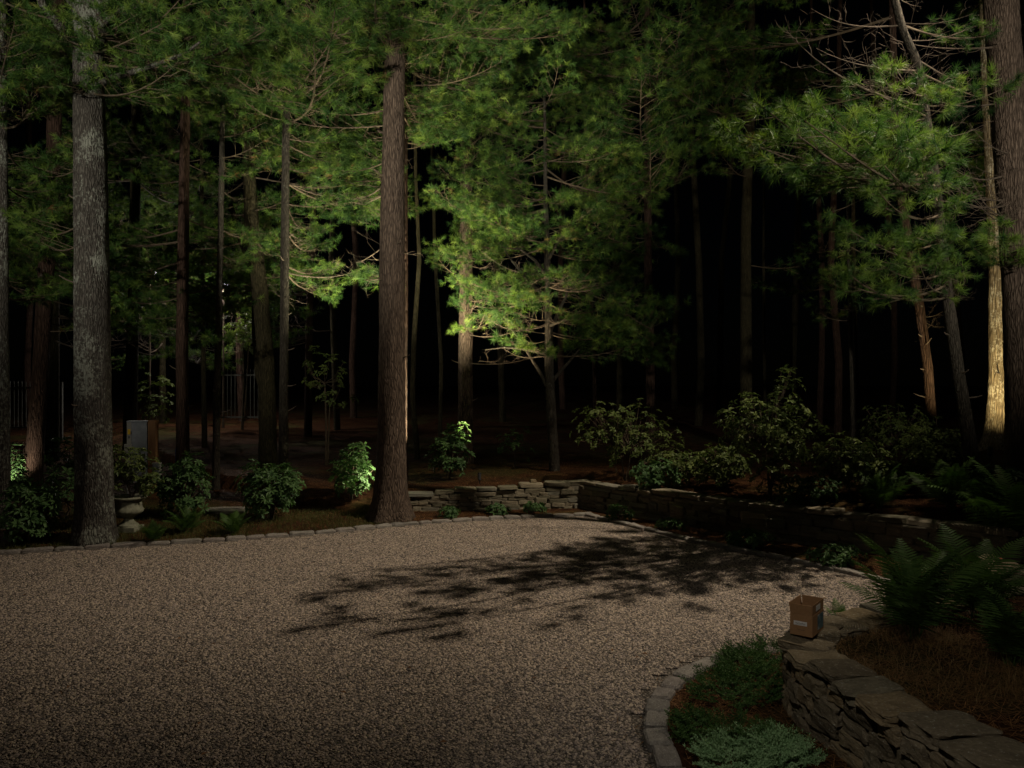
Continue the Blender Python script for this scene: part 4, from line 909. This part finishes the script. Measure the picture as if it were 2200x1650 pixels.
# ------------------------------------------------------------------ boulder, slab, leaf, small stones
bo = at(2140, 1238); bo.z = gz(bo.x, bo.y)
me = stone_mesh('boulder', M['near_stone'], .14, 3, 301)
tag(link('boulder', me, None, (P(2130, 0, 8.0).x, 8.05, .62), (.1, -.1, .5), (.55, .42, .22)), 'pale grey flat boulder at the right edge among the ferns', 'boulder')
mb = MB(); mb.add([(-.06, -.03, 0), (.0, -.05, .01), (.06, -.02, .0), (.05, .03, .012), (-.01, .05, .0), (-.05, .03, .01), (0, 0, .02)], [(0, 1, 6), (1, 2, 6), (2, 3, 6), (3, 4, 6), (4, 5, 6), (5, 0, 6)])
tag(mb.build('fallen_leaf', M['red_leaf'], loc=(P(2145, 0, 8.1).x, 8.1, .745)), 'bright red fallen leaf lying on the grey boulder', 'leaf')
sl = at(487, 1098); me = stone_mesh('stepping_stone', M['granite'], .06, 2, 311)
tag(link('stepping_stone', me, None, (sl.x, sl.y, sl.z+.0), (.02, .03, .3), (.75, .5, .09)), 'flat pale stepping stone between the two round bushes', 'stone')
cs = P(1145, 1036, 16.0); me = stone_mesh('cobble', M['near_stone'], .12, 2, 321)
tag(link('cobble', me, None, (cs.x, 15.98, .575), (0, 0, .4), (.12, .09, .08)), 'single small round stone lying on top of the lit stone wall', 'stone')

# ------------------------------------------------------------------ ground cover (nobody could count it)
def litter(name, label, regions, n, ln, wd, m, flat=.12, up=False, cat='litter'):
    tri = []; tot = sum(r[4] for r in regions)
    for x0, x1, y0, y1, wgt in regions:
        k = int(n*wgt/tot); X = NP.uniform(x0, x1, k); Y = NP.uniform(y0, y1, k)
        keep = ~inside(GRAVEL, X, Y)
        dens = np.sin(X*2.3+1)*np.sin(Y*2.9+.3) + .6*np.sin(X*6.1)*np.sin(Y*5.3) + NP.uniform(-1, 1.3, k); keep &= dens > -.35
        X, Y = X[keep], Y[keep]; Z = ground(X, Y); k = len(X)
        a = NP.uniform(0, 6.283, k); l = ln*NP.uniform(.6, 1.3, k); e = NP.uniform(.9, 1.5, k) if up else NP.normal(0, flat, k)
        d = np.stack([np.cos(a)*np.cos(e), np.sin(a)*np.cos(e), np.abs(np.sin(e)) if up else np.sin(e)], -1); s = np.stack([-np.sin(a), np.cos(a), np.zeros(k)], -1)*wd/2
        c = np.stack([X, Y, Z + (.0 if up else .012)], -1); t = c + d*l[:, None]; c = c if up else c - d*l[:, None]*.2
        tri.append(np.stack([c-s, c+s, t], 1).reshape(-1, 3))
    mb = MB(); mb.tris(np.concatenate(tri)); return tag(mb.build(name, m), label, cat, kind='stuff')
litter('pine_needle_litter', 'orange brown dry pine needles covering the beds', [(-2.2, 3, 15.9, 19.5, 3), (-8.5, -2, 12.5, 18, 4), (2, 8, 10.5, 17, 4), (2.3, 5.5, 3.5, 7.4, 5), (1.2, 2.3, 4.6, 7.3, 1), (-2.2, 1.6, 14.3, 15.5, 1), (2, 6.5, 10, 15, 2)], 60000, .12, .0045, M['litter'], .16)
litter('pine_straw', 'heaped tan pine straw in the planter by the cardboard box', [(2.5, 3.6, 5.0, 6.9, 3), (3.2, 4.6, 4.6, 6.6, 1)], 9000, .16, .004, M['straw'], .55)
litter('grass', 'short mossy grass along the left kerb', [(-8.2, -1.9, 11.6, 14.9, 1)], 36000, .075, .006, M['grass'], up=True, cat='grass')

k = 170; X = NP.uniform(-6, 4.6, k); Y = 5 + 10*NP.uniform(0, 1, k)**1.3; keep = inside(GV, X, Y); X, Y = X[keep], Y[keep]; mb = MB()
for x, y in zip(X, Y):
    a = rnd.uniform(0, 6.28); l = rnd.uniform(.012, .035); c, q = math.cos(a)*l, math.sin(a)*l
    if rnd.random() < .4: mb.tube([(x-c*2, y-q*2, .045), (x+.01, y, .055), (x+c*2, y+q*2, .045)], [.0025, .003, .002], 3)
    else: mb.add([(x-c, y-q, .05), (x-q*.5, y+c*.5, .062), (x+c, y+q, .052), (x+q*.5, y-c*.5, .06)], [(0, 1, 2), (0, 2, 3)])
tag(mb.build('leaf_debris', M['litter']), 'scattered brown twigs and leaf bits on the gravel', 'litter', kind='stuff')

k = 5200; X = NP.uniform(-8.5, 5, k); Y = NP.uniform(5, 15.2, k); dd_ = near(GV, X, Y)[0]; keep = inside(GV, X, Y) & (NP.uniform(0, 1, k) < np.exp(-dd_/.35) + .05); X, Y = X[keep], Y[keep]; k = len(X)
a = NP.uniform(0, 6.283, k); l = .06*NP.uniform(.6, 1.3, k); d = np.stack([np.cos(a)*l, np.sin(a)*l, NP.uniform(-.004, .012, k)], -1); n_ = np.stack([-np.sin(a), np.cos(a), a*0], -1)*.0022; c = np.stack([X, Y, a*0+.05], -1)
mb = MB(); mb.tris(np.stack([c-d-n_, c-d+n_, c+d], 1).reshape(-1, 3)); tag(mb.build('fallen_needles', M['litter']), 'dry pine needles blown onto the edges of the gravel', 'litter', kind='stuff')
